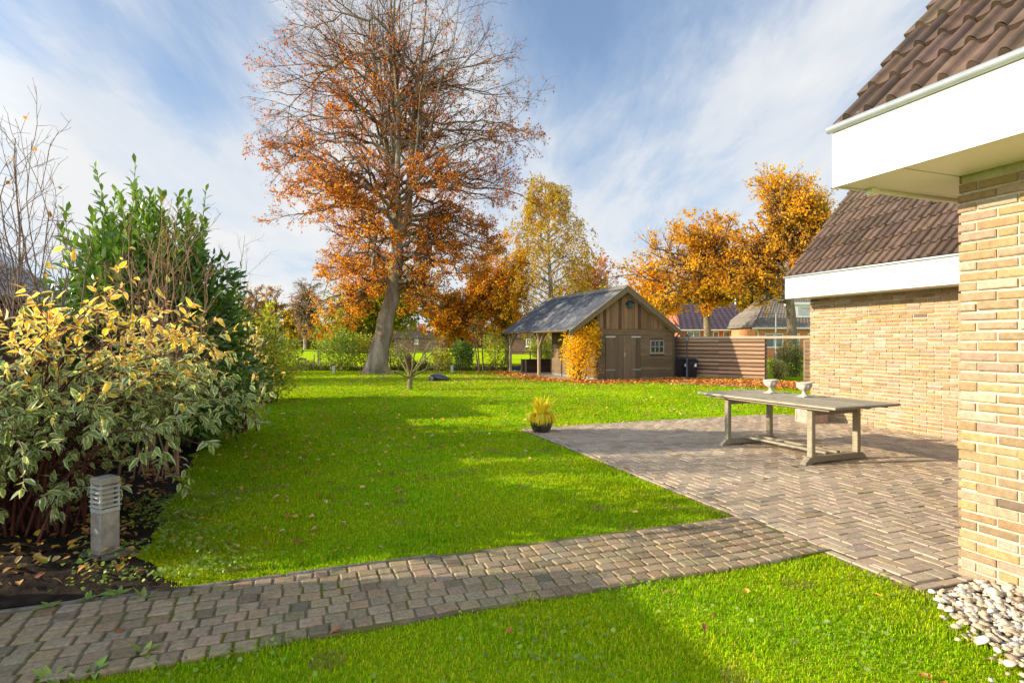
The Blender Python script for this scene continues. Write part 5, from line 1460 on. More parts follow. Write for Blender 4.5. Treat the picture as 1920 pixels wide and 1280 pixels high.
# greens behind the neighbour's houses
for i, (px, Y, cy, hw, hh, cols, lab) in enumerate((
    (1290, 68, 572, 30, 24, [(.22, .22, .04), (.30, .27, .05)], 'pale olive tree just over the left end of the purple roof'),
    (1348, 66, 560, 36, 34, [(.10, .14, .03), (.16, .18, .03), (.34, .27, .03)], 'dark green tree over the middle of the purple roof'),
    (1395, 64, 566, 36, 42, [(.07, .11, .03), (.11, .15, .03)], 'darkest green tree over the right end of the purple roof'),
    (1520, 70, 560, 60, 45, [(.12, .15, .03), (.2, .2, .03)], 'broad green tree behind the striped roof'))):
    ctree('background_tree', lab, px, Y, [(px, cy, hw, hh)], .25, 26, (9, 7), cols, .34, 220 + i, nleaf=7, density=.95, start=.1, tw=2.5)
def build_conifer():
    rg = np.random.default_rng(240); Y = 57; px = 1440; s = Y / FPX
    t = thing('cypress_tree', 'light green drooping cypress between the two neighbouring roofs', 'tree', (at(px, Y), Y, 0))
    top = H + 112 * s
    Pt = np.stack([np.zeros(12), np.zeros(12), np.linspace(0, top, 12)], 1)
    n = 130; z0 = np.linspace(.8, top * .98, n); az = np.arange(n) * 2.39996; rad = np.interp(z0, [0, 2, top], [1.7, 1.9, .15])
    p0 = np.stack([np.zeros(n), np.zeros(n), z0], 1); tip = p0 + np.stack([np.cos(az) * rad, np.sin(az) * rad, -.1 * rad], 1)
    Pl = bez(p0, p0 + (tip - p0) * .4 + [0, 0, .4], tip + [0, 0, .3], tip, 6); Rl = np.full((n, 1), .03) * np.linspace(1, .3, 6)[None]
    Ps, Rs, Ls = spawn(Pl, Rl, rad, 12, rg, .3, 1, 45, .5, 4, -.2, .1, .25, .5, .01)
    v, q = tubes(Pt[None], np.linspace(.2, .02, 12)[None], 8); v2, q2 = tubes(Pl, Rl, 4)
    mk('trunk', np.concatenate([v, v2]), [np.concatenate([q, q2 + len(v)])], M_bark, t, np.ones((len(v) + len(v2), 3)), True)
    p, tan = leaf_pos(Ps, 9, rg, 0, .06)
    leaf_mesh('leaves', p, tan + [0, 0, -.7] + rg.normal(size=p.shape) * .3, rg.uniform(.2, .4, len(p)), palette(len(p), [(.15, .22, .04), (.20, .27, .05), (.10, .16, .03)], rg), M_greenleaf, t, rg, .45)
build_conifer()
def build_pruned():
    rg = np.random.default_rng(404)
    x, y = G(768, 731)
    t = thing('pruned_tree', 'small bare pollarded tree with pale mossy branches on the lawn', 'tree', (x, y, 0))
    bk = bark_mat('mossy_bark', (.22, .195, .08), (.12, .105, .055), scale=9)
    s = 17.6 / FPX
    tr = np.array([[(0, 0, -.02), (.0, 0, .12), (.02, 0, .28), (.03, .0, .43)]]); 
    f = lambda px, py, dy: ((px - 768) * s, dy, H + (640 - py) * s)
    limbs = [[f(770, 706, 0), f(758, 690, .05), f(748, 672, .1), f(738, 655, .2)], [f(770, 706, 0), f(764, 688, -.1), f(760, 665, -.15), f(757, 645, -.2)], [f(770, 706, 0), f(778, 690, .0), f(793, 668, .05), f(806, 640, .1)], [f(770, 706, 0), f(782, 688, .15), f(800, 668, .3), f(822, 648, .4)], [f(770, 708, 0), f(775, 690, -.2), f(779, 668, -.3), f(784, 645, -.4)], [f(770, 710, 0), f(757, 703, -.1), f(746, 698, -.2), f(732, 690, -.3)], [f(770, 708, 0), f(784, 698, .2), f(800, 690, .5), f(818, 683, .6)]]
    Pl = np.array(limbs); Pl = bez(Pl[:, 0], Pl[:, 1], Pl[:, 2], Pl[:, 3], 8); n = len(Pl)
    Rl = np.full((n, 1), .032) * np.linspace(1, .45, 8)[None]
    Ps, Rs, Ls = spawn(Pl, Rl, np.full(n, 1.2), 7, rg, .45, 1, 45, .5, 6, .25, .16, 0, .55, .009, .1)
    P3, R3, L3 = spawn(Ps, Rs, Ls, 5, rg, .3, 1, 45, .55, 4, .2, .15, 0, .6, .005, .1)
    v, q = tubes(tr, np.array([[.10, .075, .07, .075]]), 12)
    v2, q2 = tubes(Pl, Rl, 7)
    mk('trunk', np.concatenate([v, v2]), [np.concatenate([q, q2 + len(v)])], bk, t, np.ones((len(v) + len(v2), 3)), True)
    tube_mesh('branches', [(Ps, Rs, 5), (P3, R3, 3)], bk, t)
build_pruned()

# ------------------------------------------------------------------ shrubs
def shrub(name, label, x, y, blobs, cols, lsize, n, seed, mat=None, stems=18, wts=None, shape='simple', aspect=.6, cat='shrub', group=None, upward=.2, stemcol=(1, 1, 1), gap=.35, stem_r=.012, stem_mat=None):
    """blobs: (dx, dy, z, rx, ry, rz) ellipsoids filled with leaves; stems run from the foot into them"""
    rg = np.random.default_rng(seed)
    t = thing(name, label, cat, (x, y, 0), 0, group)
    vol = np.array([b[3] * b[4] * b[5] for b in blobs]) ** .75; k = rg.choice(len(blobs), n, p=vol / vol.sum())
    B = np.asarray(blobs, float)[k]
    d = unit(rg.normal(size=(n, 3))); r = rg.random(n) ** .42
    lob = 1 + .20 * np.sin(d[:, 0] * 5 + k * 1.7 + seed) * np.sin(d[:, 2] * 6 + 1) + .08 * rg.normal(size=n)
    p = B[:, :3] + d * B[:, 3:] * (r * lob)[:, None]
    clump = np.sin(p[:, 0] * 7 / max(.5, lsize * 6) + seed) * np.sin(p[:, 1] * 6 / max(.5, lsize * 6)) * np.sin(p[:, 2] * 7 / max(.5, lsize * 6) + 2)
    keep = (rg.random(n) > gap * (1 - clump) * .6) & (p[:, 2] > .03)
    p = p[keep]; d = d[keep]; m = len(p)
    dirs = d * .8 + rg.normal(size=(m, 3)) * .6 + [0, 0, upward]
    leaf_mesh('leaves', p, dirs, lsize * rg.uniform(.7, 1.25, m), palette(m, cols, rg, wts), mat or M_greenleaf, t, rg, aspect, .18, shape)
    if stems:
        kb = rg.choice(len(blobs), stems, p=vol / vol.sum()); Bs = np.asarray(blobs, float)[kb]
        tip = Bs[:, :3] + unit(rg.normal(size=(stems, 3))) * Bs[:, 3:] * .85
        tip[:, 2] = np.abs(tip[:, 2]) + .1
        p0 = np.stack([rg.normal(size=stems) * .12 + Bs[:, 0] * .5, rg.normal(size=stems) * .12 + Bs[:, 1] * .5, np.zeros(stems)], 1)
        Pl = bez(p0, p0 + (tip - p0) * [.2, .2, .4], p0 + (tip - p0) * [.6, .6, .8], tip, 7); Rl = np.full((stems, 1), stem_r) * np.linspace(1, .4, 7)[None]
        Ps, Rs, Ls = spawn(Pl, Rl, np.linalg.norm(tip - p0, axis=1), 5, rg, .35, 1, 45, .35, 4, .1, .1, 0, .6, .004)
        tube_mesh('stems', [(Pl, Rl, 5), (Ps, Rs, 3)], stem_mat or M_twig, t, cols=[stemcol, stemcol])
    return t
# cherry laurel on the left border
def build_laurel(x, y, label, blobs, n, shoots, seed, top):
    rg = np.random.default_rng(seed)
    cols = [(.09, .185, .025), (.12, .225, .03), (.065, .14, .022), (.17, .28, .04)]
    t = shrub('cherry_laurel', label, x, y, blobs, cols, .135, n, seed, M_gloss, 26, shape='broad', aspect=.36, upward=.25, gap=.25, stem_r=.02)
    if shoots:
        p0 = np.stack([rg.normal(size=shoots) * 1, rg.normal(size=shoots) * 1, np.zeros(shoots)], 1)
        a = rg.random(shoots) * 2 * np.pi; r = np.sqrt(rg.random(shoots))
        p0 = np.stack([top[0] * r * np.cos(a), top[1] * r * np.sin(a), top[2] - .55 * r ** 2 * 1.2 + rg.normal(size=shoots) * .1], 1)
        hl = rg.uniform(.5, 1.0, shoots); hl[:3] = 1.4
        d = np.stack([p0[:, 0] * .16 + rg.normal(size=shoots) * .10, p0[:, 1] * .16 + rg.normal(size=shoots) * .10, np.ones(shoots)], 1)
        P = p0[:, None] + unit(d)[:, None] * (np.linspace(-.25, 1, 6)[None] * hl[:, None])[..., None]
        P[:, 2:] += rg.normal(size=(shoots, 4, 3)) * .02
        Rr = np.full((shoots, 1), .009) * np.linspace(1, .4, 6)[None]
        tube_mesh('shoots', [(P, Rr, 4)], M_greenleaf, t, cols=[(.10, .16, .03)])
        k = 30
        tt = np.tile(np.linspace(.02, .999, k)[None], (shoots, 1)); q, tan = interp_line(P, tt)
        ph = np.arange(k)[None] * 2.39996 + rg.random((shoots, 1)) * 6
        out = np.stack([np.cos(ph), np.sin(ph), np.zeros_like(ph)], -1)
        up = np.interp(tt, [0, .8, 1], [1.0, 1.4, 2.6])[..., None]
        dirs = (out + tan * up + rg.normal(size=out.shape) * .15).reshape(-1, 3)
        m = len(dirs)
        leaf_mesh('shoot_leaves', q.reshape(-1, 3), dirs, rg.uniform(.10, .155, m), palette(m, [(.16, .27, .035), (.21, .33, .04), (.11, .20, .03), (.28, .40, .06)], rg), M_gloss, t, rg, .40, .2, 'broad', nrm=np.tile(np.array([0, 0, 1.0]), (m, 1)) + rg.normal(size=(m, 3)) * .3, ws=(.04, .62, 1.0, .12))
lx, ly = -5.02, 7.8
build_laurel(lx, ly, 'big glossy green cherry laurel with upright shoots, tallest shrub of the left border', [(0, 0, 1.5, 1.02, 1.0, 1.45), (-.1, -.1, 2.1, .84, .85, .80), (.45, .2, 1.75, .70, .85, 1.05), (.25, .1, .9, 1.1, 1.1, .95)], 21000, 84, 501, (.86, .8, 2.72))
build_laurel(-6.75, 13.3, 'lower dark laurel stepping down beyond the tallest one', [(0, 0, 1.35, .85, 1.0, 1.3), (.15, .9, 1.0, .8, 1.0, 1.0)], 5200, 0, 502, None)

M_varieg = leaf_mat('variegated_leaf', .48, .45, .3, (1.15, 1.1, .8), margin=(.93, .90, .62), margin_at=(.52, .66))
M_redstem = surf('red_stem', (.10, .030, .022), .6, .3, 12, use_col=True, spec=.3)
def build_dogwood():
    rg = np.random.default_rng(606)
    x, y = -3.76, 4.42
    t = thing('variegated_dogwood', 'large variegated dogwood with red stems, cream-edged and yellowing leaves, beside the bollard lamp', 'shrub', (x, y, 0))
    n = 60
    az = rg.random(n) * 2 * np.pi; R1 = rg.uniform(.5, 1.62, n); 
    tip = np.stack([np.cos(az) * R1 * .78 + .26, np.sin(az) * R1 * .80 + .36, np.interp(R1, [.5, 1.0, 1.35, 1.62], [2.0, 1.80, 1.30, .78]) + rg.normal(size=n) * .14], 1)
    cap = np.interp(tip[:, 0], [-1.2, -.3, .1, .5, .85, 1.1, 1.5], [.95, 1.0, 1.2, 1.62, 1.92, 1.5, .9]); tip[:, 2] = np.minimum(tip[:, 2], cap + rg.normal(size=n) * .08)
    # the skirt on the lamp side and the long arm over the lawn
    k = 34; az2 = rg.uniform(-2.3, .25, k); R3 = rg.uniform(.95, 1.45, k)
    tip2 = np.stack([np.cos(az2) * R3 * .8 - .02, np.sin(az2) * R3 * .62 + .05, rg.uniform(.32, 1.1, k)], 1)
    k2 = 12; tip3 = np.stack([rg.uniform(.6, .98, k2), rg.uniform(.4, 1.2, k2), rg.uniform(.75, 1.3, k2)], 1)
    tip = np.concatenate([tip, tip2, tip3]); n = len(tip)
    p0 = np.stack([rg.normal(size=n) * .26 - .1, rg.normal(size=n) * .2 - .02, np.zeros(n)], 1)
    d = tip - p0; hl = np.linalg.norm(d[:, :2], axis=1, keepdims=True)
    Pl = bez(p0, p0 + d * [.15, .15, .45] + [0, 0, .25], p0 + d * [.55, .55, .95] + np.array([0, 0, 1]) * hl * .28, tip, 10)
    Pl[:, 2:] += rg.normal(size=(n, 8, 3)) * .02
    Rl = np.full((n, 1), .0105) * np.linspace(1, .3, 10)[None] * rg.uniform(.7, 1.3, (n, 1))
    Ll = np.linalg.norm(d, axis=1)
    Ps, Rs, Ls = spawn(Pl, Rl, Ll, 7, rg, .30, 1, 42, .30, 5, .05, .13, .03, .55, .003, .3)
    tube_mesh('stems', [(Pl, Rl, 6), (Ps, Rs, 3)], M_redstem, t, cols=[(1, 1, 1), (1.1, 1, 1)])
    tt = np.clip(rg.random((len(Ps), 13)) ** .7, 0, 1)
    q, tan = interp_line(Ps, tt); q = q.reshape(-1, 3); tan = tan.reshape(-1, 3)
    q2, tan2 = leaf_pos(Pl, 9, rg, .6, .01)
    q = np.concatenate([q, q2]); tan = np.concatenate([tan, tan2])
    m = len(q)
    out = unit(rg.normal(size=(m, 3)))
    dirs = tan * .8 + out * .85 + [0, 0, -.28]
    # upper leaves have turned yellow, lower ones are still grey-green
    fy = np.clip((q[:, 2] - 1.08) / .5 + rg.normal(size=m) * .3, 0, 1); yel = rg.random(m) < fy * .95
    keep = rg.random(m) < np.where(q[:, 2] > 1.75, .45, np.where(q[:, 2] > 1.35, .7, .92))
    cg = palette(m, [(.24, .36, .09), (.30, .42, .11), (.19, .30, .09)], rg); cy = palette(m, [(.92, .62, .02), (.92, .54, .02), (.92, .72, .06), (.84, .44, .03)], rg)
    c = np.where(yel[:, None], cy, cg)
    leaf_mesh('leaves', q[keep], dirs[keep], (.034 + .072 * rg.random(m) ** .8)[keep], c[keep], M_varieg, t, rg, .44, .2, 'broad', nrm=(np.array([0, 0, 1.0]) + rg.normal(size=(m, 3)) * .55)[keep])
build_dogwood()
def bare_shrub(label, x, y, n, hmin, hmax, sx, sy, seed, col=(1, 1, 1), leaves=0, r=.014):
    rg = np.random.default_rng(seed)
    t = thing('bare_shrub', label, 'shrub', (x, y, 0))
    p0 = np.stack([rg.normal(size=n) * .15, rg.normal(size=n) * .15, np.zeros(n)], 1)
    hh = rg.uniform(hmin, hmax, n); a = rg.random(n) * 2 * np.pi; rr = np.sqrt(rg.random(n))
    tip = np.stack([np.cos(a) * rr * sx, np.sin(a) * rr * sy, hh], 1)
    Pl = bez(p0, p0 + (tip - p0) * [.35, .35, .33], p0 + (tip - p0) * [.8, .8, .66], tip, 12); Pl[:, 2:] += rg.normal(size=(n, 10, 3)) * .025
    Rl = np.full((n, 1), r) * np.linspace(1, .22, 12)[None] * rg.uniform(.7, 1.3, (n, 1))
    Ps, Rs, Ls = spawn(Pl, Rl, hh, 9, rg, .25, 1, 36, .27, 6, .18, .12, 0, .55, .004, .5)
    P3, R3, L3 = spawn(Ps, Rs, Ls, 4, rg, .25, 1, 42, .38, 4, .12, .14, 0, .6, .0028, .3)
    tube_mesh('stems', [(Pl, Rl, 6), (Ps, Rs, 4), (P3, R3, 3)], bark_mat('shrub_bark', (.22, .155, .11), (.13, .09, .07)), t, cols=[col, col, col])
    if leaves:
        p, tan = leaf_pos(P3, 1, rg, .5, .0); k = rg.choice(len(p), leaves, replace=False)
        leaf_mesh('leaves', p[k], tan[k] * .5 + rg.normal(size=(leaves, 3)) * .5 + [0, 0, -.3], rg.uniform(.05, .09, leaves), palette(leaves, [(.60, .34, .03), (.50, .36, .04), (.58, .24, .02)], rg), M_leaf, t, rg, .55, .2, 'broad')
bare_shrub('tall bare brown shrub with upright twigs at the left edge, few yellow leaves left', -5.1, 6.2, 15, 2.3, 3.75, .75, .55, 701, leaves=46, r=.017)
bare_shrub('bare twiggy shrub standing in front of the tall laurel', -3.95, 6.3, 14, 1.9, 2.95, .75, .5, 702, (1.7, 1.5, 1.25), leaves=14, r=.012)
bare_shrub('thin leafless sapling showing above the lower dark laurel', -7.3, 14.6, 6, 3.2, 4.4, .55, .4, 703, r=.02)
YG = [(0.465, 0.527, 0.0465), (0.651, 0.589, 0.0465), (0.341, 0.419, 0.0465), (0.85, 0.62, 0.0465)]
t_ = shrub('variegated_shrub', 'smaller cream and yellow variegated shrub at the lawn edge, in front of the dark laurel', -4.55, 9.3, [(0, 0, .85, .55, .6, .75), (.1, .2, 1.35, .4, .4, .5), (.12, -.3, .5, .6, .6, .45)], [(0.465, 0.465, 0.155), (0.775, 0.558, 0.093), (0.85, 0.527, 0.062), (0.31, 0.372, 0.124)], .085, 1500, 801, M_varieg, 20, shape='broad', aspect=.48, stem_mat=M_redstem)
shrub('yellow_green_shrub', 'upright yellow-green shrub behind the variegated one along the lawn edge', -6.05, 13.6, [(0, 0, 1.0, .6, .7, 1.0), (.25, 0, 1.9, .28, .3, .6), (.1, .8, .8, .6, .7, .8)], YG, .09, 3200, 802, None, 24)
shrub('green_shrub', 'dark green rounded shrub farthest along the left lawn edge', -8.6, 19.5, [(0, 0, 1.0, .9, 1.1, 1.0), (.0, 1.6, .9, .8, 1.0, .9)], [(0.155, 0.264, 0.031), (0.232, 0.341, 0.0388), (0.372, 0.419, 0.0465)], .10, 3600, 803, None, 16)
shrub('low_evergreen', 'low dark evergreen filling the border under the laurel', -5.0, 7.4, [(0, 0, .5, .7, .6, .5), (.15, 1.2, .5, .6, .7, .5)], [(0.0697, 0.139, 0.031), (0.093, 0.186, 0.031)], .07, 2600, 804, M_gloss, 12)
shrub('yew_tree', 'dense dark conifer behind the left hedge', -13.4, 21.2, [(0, 0, 2.2, 1.5, 1.6, 2.4), (0, 0, 4.0, .8, .8, 1.4)], [(0.0465, 0.101, 0.031), (0.0697, 0.132, 0.031)], .16, 7000, 805, None, 12, cat='tree')
shrub('holly_tree', 'dense dark holly behind the conifer along the left boundary', -15.6, 25.6, [(0, 0, 2.4, 1.8, 2.0, 2.4), (0, 0, 4.2, 1.0, 1.1, 1.4)], [(0.0465, 0.109, 0.031), (0.0775, 0.155, 0.031)], .17, 7000, 806, None, 12, cat='tree')
# along the back boundary
def px_shrub(name, label, px, Y, w, top, cols, ls, n, seed, low=0.0, **kw):
    s = Y / FPX; hw = w * s / 2; ht = H + (640 - top) * s
    return shrub(name, label, at(px, Y), Y, [(0, 0, ht * .5, hw, hw * .8, ht * .5), (-hw * .35, 0, ht * .68, hw * .6, hw * .6, ht * .30), (hw * .45, .1, ht * .45, hw * .6, hw * .7, ht * .42)], cols, ls, n, seed, **kw)
px_shrub('viburnum_shrub', 'bright leafy green shrub left of the beech trunk', 632, 28.6, 88, 612, [(0.202, 0.326, 0.0388), (0.31, 0.434, 0.0465), (0.527, 0.527, 0.0465), (0.139, 0.232, 0.031)], .11, 3800, 811, gap=.3)
px_shrub('yellowing_shrub', 'yellow-green shrub right up against the left side of the beech trunk', 685, 29.0, 46, 622, [(0.465, 0.465, 0.0465), (0.651, 0.558, 0.0465), (0.279, 0.357, 0.0465)], .10, 1900, 812, gap=.45)
px_shrub('thin_shrub', 'straggly yellow-green shrub just right of the beech trunk', 742, 28.8, 56, 645, [(0.403, 0.419, 0.0465), (0.558, 0.496, 0.062), (0.248, 0.31, 0.0465)], .10, 1500, 813, gap=.6)
px_shrub('olive_shrub', 'yellow-olive shrub left of the dark evergreen on the back boundary', 826, 28.2, 40, 650, [(0.434, 0.434, 0.0465), (0.279, 0.341, 0.0465), (0.62, 0.512, 0.0465)], .10, 1500, 814, gap=.5)
px_shrub('evergreen_shrub', 'dark rounded evergreen behind the second white post', 866, 28.8, 44, 636, [(0.0775, 0.155, 0.031), (0.109, 0.202, 0.031), (0.171, 0.264, 0.0388)], .10, 2600, 815, gap=.25)
px_shrub('leafy_shrub', 'loose green and yellow shrub left of the shed porch', 928, 28.9, 52, 618, [(0.232, 0.326, 0.0465), (0.388, 0.419, 0.0465), (0.589, 0.496, 0.062)], .10, 2000, 816, gap=.6)
px_shrub('porch_shrub', 'green shrub seen through the open porch of the shed', 1018, 31.0, 62, 632, [(0.217, 0.326, 0.0465), (0.341, 0.419, 0.0465), (0.62, 0.527, 0.062)], .11, 2600, 817, gap=.4)
px_shrub('gateway_shrub', 'mixed green and brown shrub in the open gateway of the plank fence', 1486, 24.2, 62, 640, [(0.093, 0.171, 0.031), (0.139, 0.217, 0.0388), (0.372, 0.264, 0.093)], .085, 3200, 818, gap=.4)
px_shrub('dry_shrub', 'pale brown twiggy bush low in the gateway beside the fence end', 1458, 22.6, 40, 672, [(0.465, 0.341, 0.155), (0.372, 0.264, 0.124), (0.558, 0.419, 0.186)], .06, 1600, 819, gap=.5)
shrub('slim_sapling', 'slim dark double-stemmed sapling on the back boundary', at(894, 28.0), 28.0, [(0, 0, 2.3, .55, .5, .6)], [(0.698, 0.202, 0.031), (0.186, 0.248, 0.0465)], .10, 380, 820, None, 3, cat='tree', stem_r=.045)
# orange hornbeam at the shed corner
shrub('climbing_hornbeam', 'golden orange leafy column growing against the shed corner post', 2.52, 21.15, [(0, 0, .75, .62, .5, .80), (-.05, 0, 1.35, .66, .5, .62), (.18, .05, 1.75, .5, .4, .38), (.52, .08, 1.95, .22, .2, .42), (.62, .06, 1.4, .18, .2, .55)], [(.92, .64, .02), (.94, .72, .03), (.88, .52, .02), (.80, .40, .02)], .085, 6200, 830, M_leaf, 20, gap=.3, upward=-.2)
# far clipped hedge and treeline
def build_hedge():
    rg = np.random.default_rng(901); Y0 = 106.0
    x0, x1 = at(425, Y0), at(640, Y0)
    t = thing('clipped_hedge', 'long clipped olive-brown hedge across the far side of the meadow', 'hedge', ((x0 + x1) / 2, Y0, 0))
    n = 9000; hx = (x1 - x0) / 2
    p = np.stack([rg.uniform(-hx, hx, n), rg.uniform(-.6, .6, n), rg.uniform(.05, 1.62, n)], 1)
    leaf_mesh('leaves', p, rg.normal(size=(n, 3)), rg.uniform(.25, .42, n), palette(n, [(0.248, 0.264, 0.0465), (0.341, 0.279, 0.0465), (0.186, 0.217, 0.0465), (0.434, 0.264, 0.062)], rg), M_greenleaf, t, rg, .8)
build_hedge()
def build_treeline():
    rg = np.random.default_rng(902); n = 34000
    Vp = []
    ang = rg.uniform(380, 1000, n); Y = rg.uniform(128, 150, n)
    h = 4.5 + 2.4 * np.sin(ang * .045) + 1.6 * np.sin(ang * .13 + 1) + 1.0 * np.sin(ang * .31)
    z = rg.random(n) ** .8 * np.clip(h, 2, 10)
    p = np.stack([(ang - 960) / FPX * Y, Y, z], 1)
    o = leaf_mesh('treeline', p, rg.normal(size=(n, 3)), rg.uniform(.5, .95, n), palette(n, [(0.341, 0.232, 0.109), (0.434, 0.295, 0.109), (0.248, 0.202, 0.093), (0.527, 0.341, 0.093), (0.31, 0.295, 0.0775)], rg), M_leaf, None, rg, .8)
    tag(o, 'low brown autumn wood along the far edge of the meadow', 'woodland', kind='stuff')
build_treeline()
# ------------------------------------------------------------------ back boundary: gate, wires, posts, ornaments
def build_back():
    iron = surf('dark_iron', (.05, .06, .055), .5, .2, 8); verd = surf('verdigris', (.22, .33, .31), .8, .25, 12, .3, 40)
    Y = 32.0
    x0, x1 = at(515, Y), at(595, Y)
    t = thing('field_gate', 'thin metal-framed wire gate opening to the meadow', 'gate', (x0, Y, 0))
    w = x1 - x0
    mb = MB(); mb.tube([(0, 0, .12), (0, 0, .96), (w, 0, .96), (w, 0, .12), (0, 0, .12)], .022, 6); mb.build('frame', [iron], t)
    mb = MB()
    for i in range(1, 12): mb.tube([(w * i / 12, 0, .12), (w * i / 12, 0, .96)], .0035, 4)
    for k in range(1, 6): mb.tube([(0, 0, .12 + .14 * k), (w, 0, .12 + .14 * k)], .0035, 4)
    mb.build('wire_mesh', [iron], t)
    mb = MB(); mb.tube([(w + .08, 0, -.02), (w + .08, 0, 1.0)], .05, 8); mb.build('post', [iron], t)
    mb = MB(); mb.tube([(-.25, 0, -.02), (-.25, 0, 1.02)], .045, 8); mb.build('post', [surf('grey_wood', (.2, .17, .13), .9, .3, 6)], t)
    t = thing('verdigris_statue', 'slender pale green weathered statue beside the field gate', 'statue', (at(512.5, 31.5), 31.5, 0))
    mb = MB(); mb.lathe([(.10, 0), (.11, .05), (.09, .30), (.12, .55), (.10, .80), (.15, .98), (.06, 1.10), (.085, 1.2), (.07, 1.29), (.015, 1.35)], 12); mb.build('figure', [verd], t, True)
    mb = MB(); mb.bx(-.15, .15, -.15, .15, 0, .06, bev=.01); mb.build('plinth', [verd], t)
    # wire fence along the boundary
    t = thing('wire_fence', 'low post and wire fence along the back of the lawn', 'fence', (at(600, 30.0), 30.0, 0))
    L_ = at(1060, 30.0) - at(600, 30.0)
    for i in range(8):
        x = L_ * i / 7
        mb = MB(); mb.tube([(x, 0, -.02), (x, 0, 1.02)], .035, 7, (.8, .8, .8)); mb.build('post', [surf('grey_stake', (.22, .18, .13), .9, .3, 6)] if i == 0 else [bpy.data.materials['grey_stake']], t)
    mb = MB()
    for z in (.95, .55): mb.tube([(0, 0, z), (L_, 0, z)], .011 if z > .9 else .006, 5)
    mb.build('wires', [iron], t)
    white = surf('white_post', (.55, .53, .48), .8, .2, 8, stain=(.3, .28, .2), stain_at=(.55, .75), sscale=6)
    for px, Yp, lab in ((625.5, 26.6, 'short white square post in front of the bright green shrub'), (847.5, 27.4, 'short white square post in front of the dark rounded evergreen')):
        t = thing('marker_post', lab, 'post', (at(px, Yp), Yp, 0), .2)
        mb = MB(); mb.bx(-.06, .06, -.06, .06, -.01, .33, bev=.01); mb.build('post', [white], t)
        mb = MB(); mb.bx(-.07, .07, -.07, .07, .331, .36, bev=.01); mb.build('cap', [white], t)
    rust = surf('rusty_iron', (.17, .065, .04), .85, .4, 9, .4, 40)
    t = thing('rusty_sculpture', 'round rusty metal ornament on a rusty pedestal behind the pollarded tree', 'sculpture', (at(766.5, 27), 27, 0))
    mb = MB(); mb.lathe([(.14, 0), (.14, .04), (.10, .06), (.10, .55), (.13, .60)], 10); mb.build('pedestal', [rust], t, True)
    prof = [(.17 * math.sin(math.pi * i / 12) + .002, .74 - .17 * math.cos(math.pi * i / 12)) for i in range(13)]
    mb = MB(); mb.lathe(prof, 16); 
    for s in (-1, 1): mb.lathe([(.03, 0), (.05, .01), (.03, .02)], 8, (s * .06, -.15, .76))
    mb.build('ball', [rust], t, True)
    # the meadow
    stake = bpy.data.materials['grey_stake']
    for i, (px, yb, yt, lab) in enumerate(((521, 684, 669, 'short meadow stake nearest the statue'), (530.5, 677, 665, 'taller meadow stake left in the gate view'), (589, 678, 664, 'meadow stake at the right end of the gate view'))):
        Yp = 1600 / (yb - 640)
        t = thing('meadow_stake', lab, 'stake', (at(px, Yp), Yp, 0), 0, 'stakes in the meadow')
        mb = MB(); mb.tube([(0, 0, -.02), (.01, 0, (yb - yt) * Yp / FPX)], .05, 6); mb.build('stake', [stake], t)
        mb = MB(); mb.tube([(.06, 0, (yb - yt) * Yp / FPX - .1), (.06, -.05, (yb - yt) * Yp / FPX - .06)], .02, 5); mb.build('insulator', [white], t)
    t = thing('fallen_log', 'brown forked piece of dead wood lying in the meadow', 'log', (at(568, 41), 41, 0))
    mb = MB(); mb.tube([(-.32, 0, .22), (-.1, 0, .25), (.15, .05, .18), (.33, .05, .02)], [.08, .11, .10, .06], 8); mb.tube([(-.32, 0, .22), (-.36, .1, .02)], [.07, .04], 6); mb.build('wood', [M_bark], t, True)
    mb = MB()
    t = thing('white_rail_fence', 'white three-rail fence far across the meadow behind the pollarded tree', 'fence', (at(760, 88), 88, 0))
    L_ = at(832, 88) - at(760, 88)
    for k in range(3): mb.bx(0, L_, -.03, .03, .45 + .33 * k, .57 + .33 * k)
    mb.build('rails', [M_wwood], t)
    for i in range(6):
        mb = MB(); x = L_ * i / 5; mb.bx(x - .07, x + .07, .031, .12, 0, 1.3); mb.build('post', [M_wwood], t)
    # compost box and dark heap at the end of the left border
    t = thing('compost_box', 'grey slatted compost box at the far end of the left border', 'compost box', (at(499, 30.5), 30.5, 0))
    mb = MB()
    for k in range(5): mb.bx(-.3, .3, -.02, .0, .03 + k * .14, .15 + k * .14, bev=.004); mb.bx(-.3, -.28, .001, .6, .03 + k * .14, .15 + k * .14); mb.bx(.28, .3, .001, .6, .03 + k * .14, .15 + k * .14)
    mb.build('slats', [surf('grey_slat', (.30, .27, .24), .9, .25, 6)], t)
    mb = MB(); mb.lathe([(.27, .02), (.26, .35), (.16, .5), (.03, .56)], 10, (0, .3, 0)); mb.build('compost', [M_soil], t)
    t = thing('tarpaulin_heap', 'low dark blue tarpaulin mound on the ground behind the left porch post', 'tarpaulin', (at(973, 29.2), 29.2, 0))
    mb = MB(); m2 = MB(); m2.lathe([(.72, 0), (.68, .08), (.5, .20), (.25, .27), (.03, .29)], 18); V = np.concatenate(m2.V); V[:, 1] *= .5; V[:, 2] *= 1 + .12 * np.sin(V[:, 0] * 9); mb.add(V, m2.F4 + m2.F3); mb.build('cover', [surf('blue_tarp', (.03, .04, .075), .4, .2, 4, spec=.5)], t, True)
    mb = MB(); mb.tube([(-.7, 0, .03), (-.3, -.33, .03), (.3, -.33, .03), (.7, 0, .03)], .012, 6); mb.build('rope', [stake], t)
build_back()

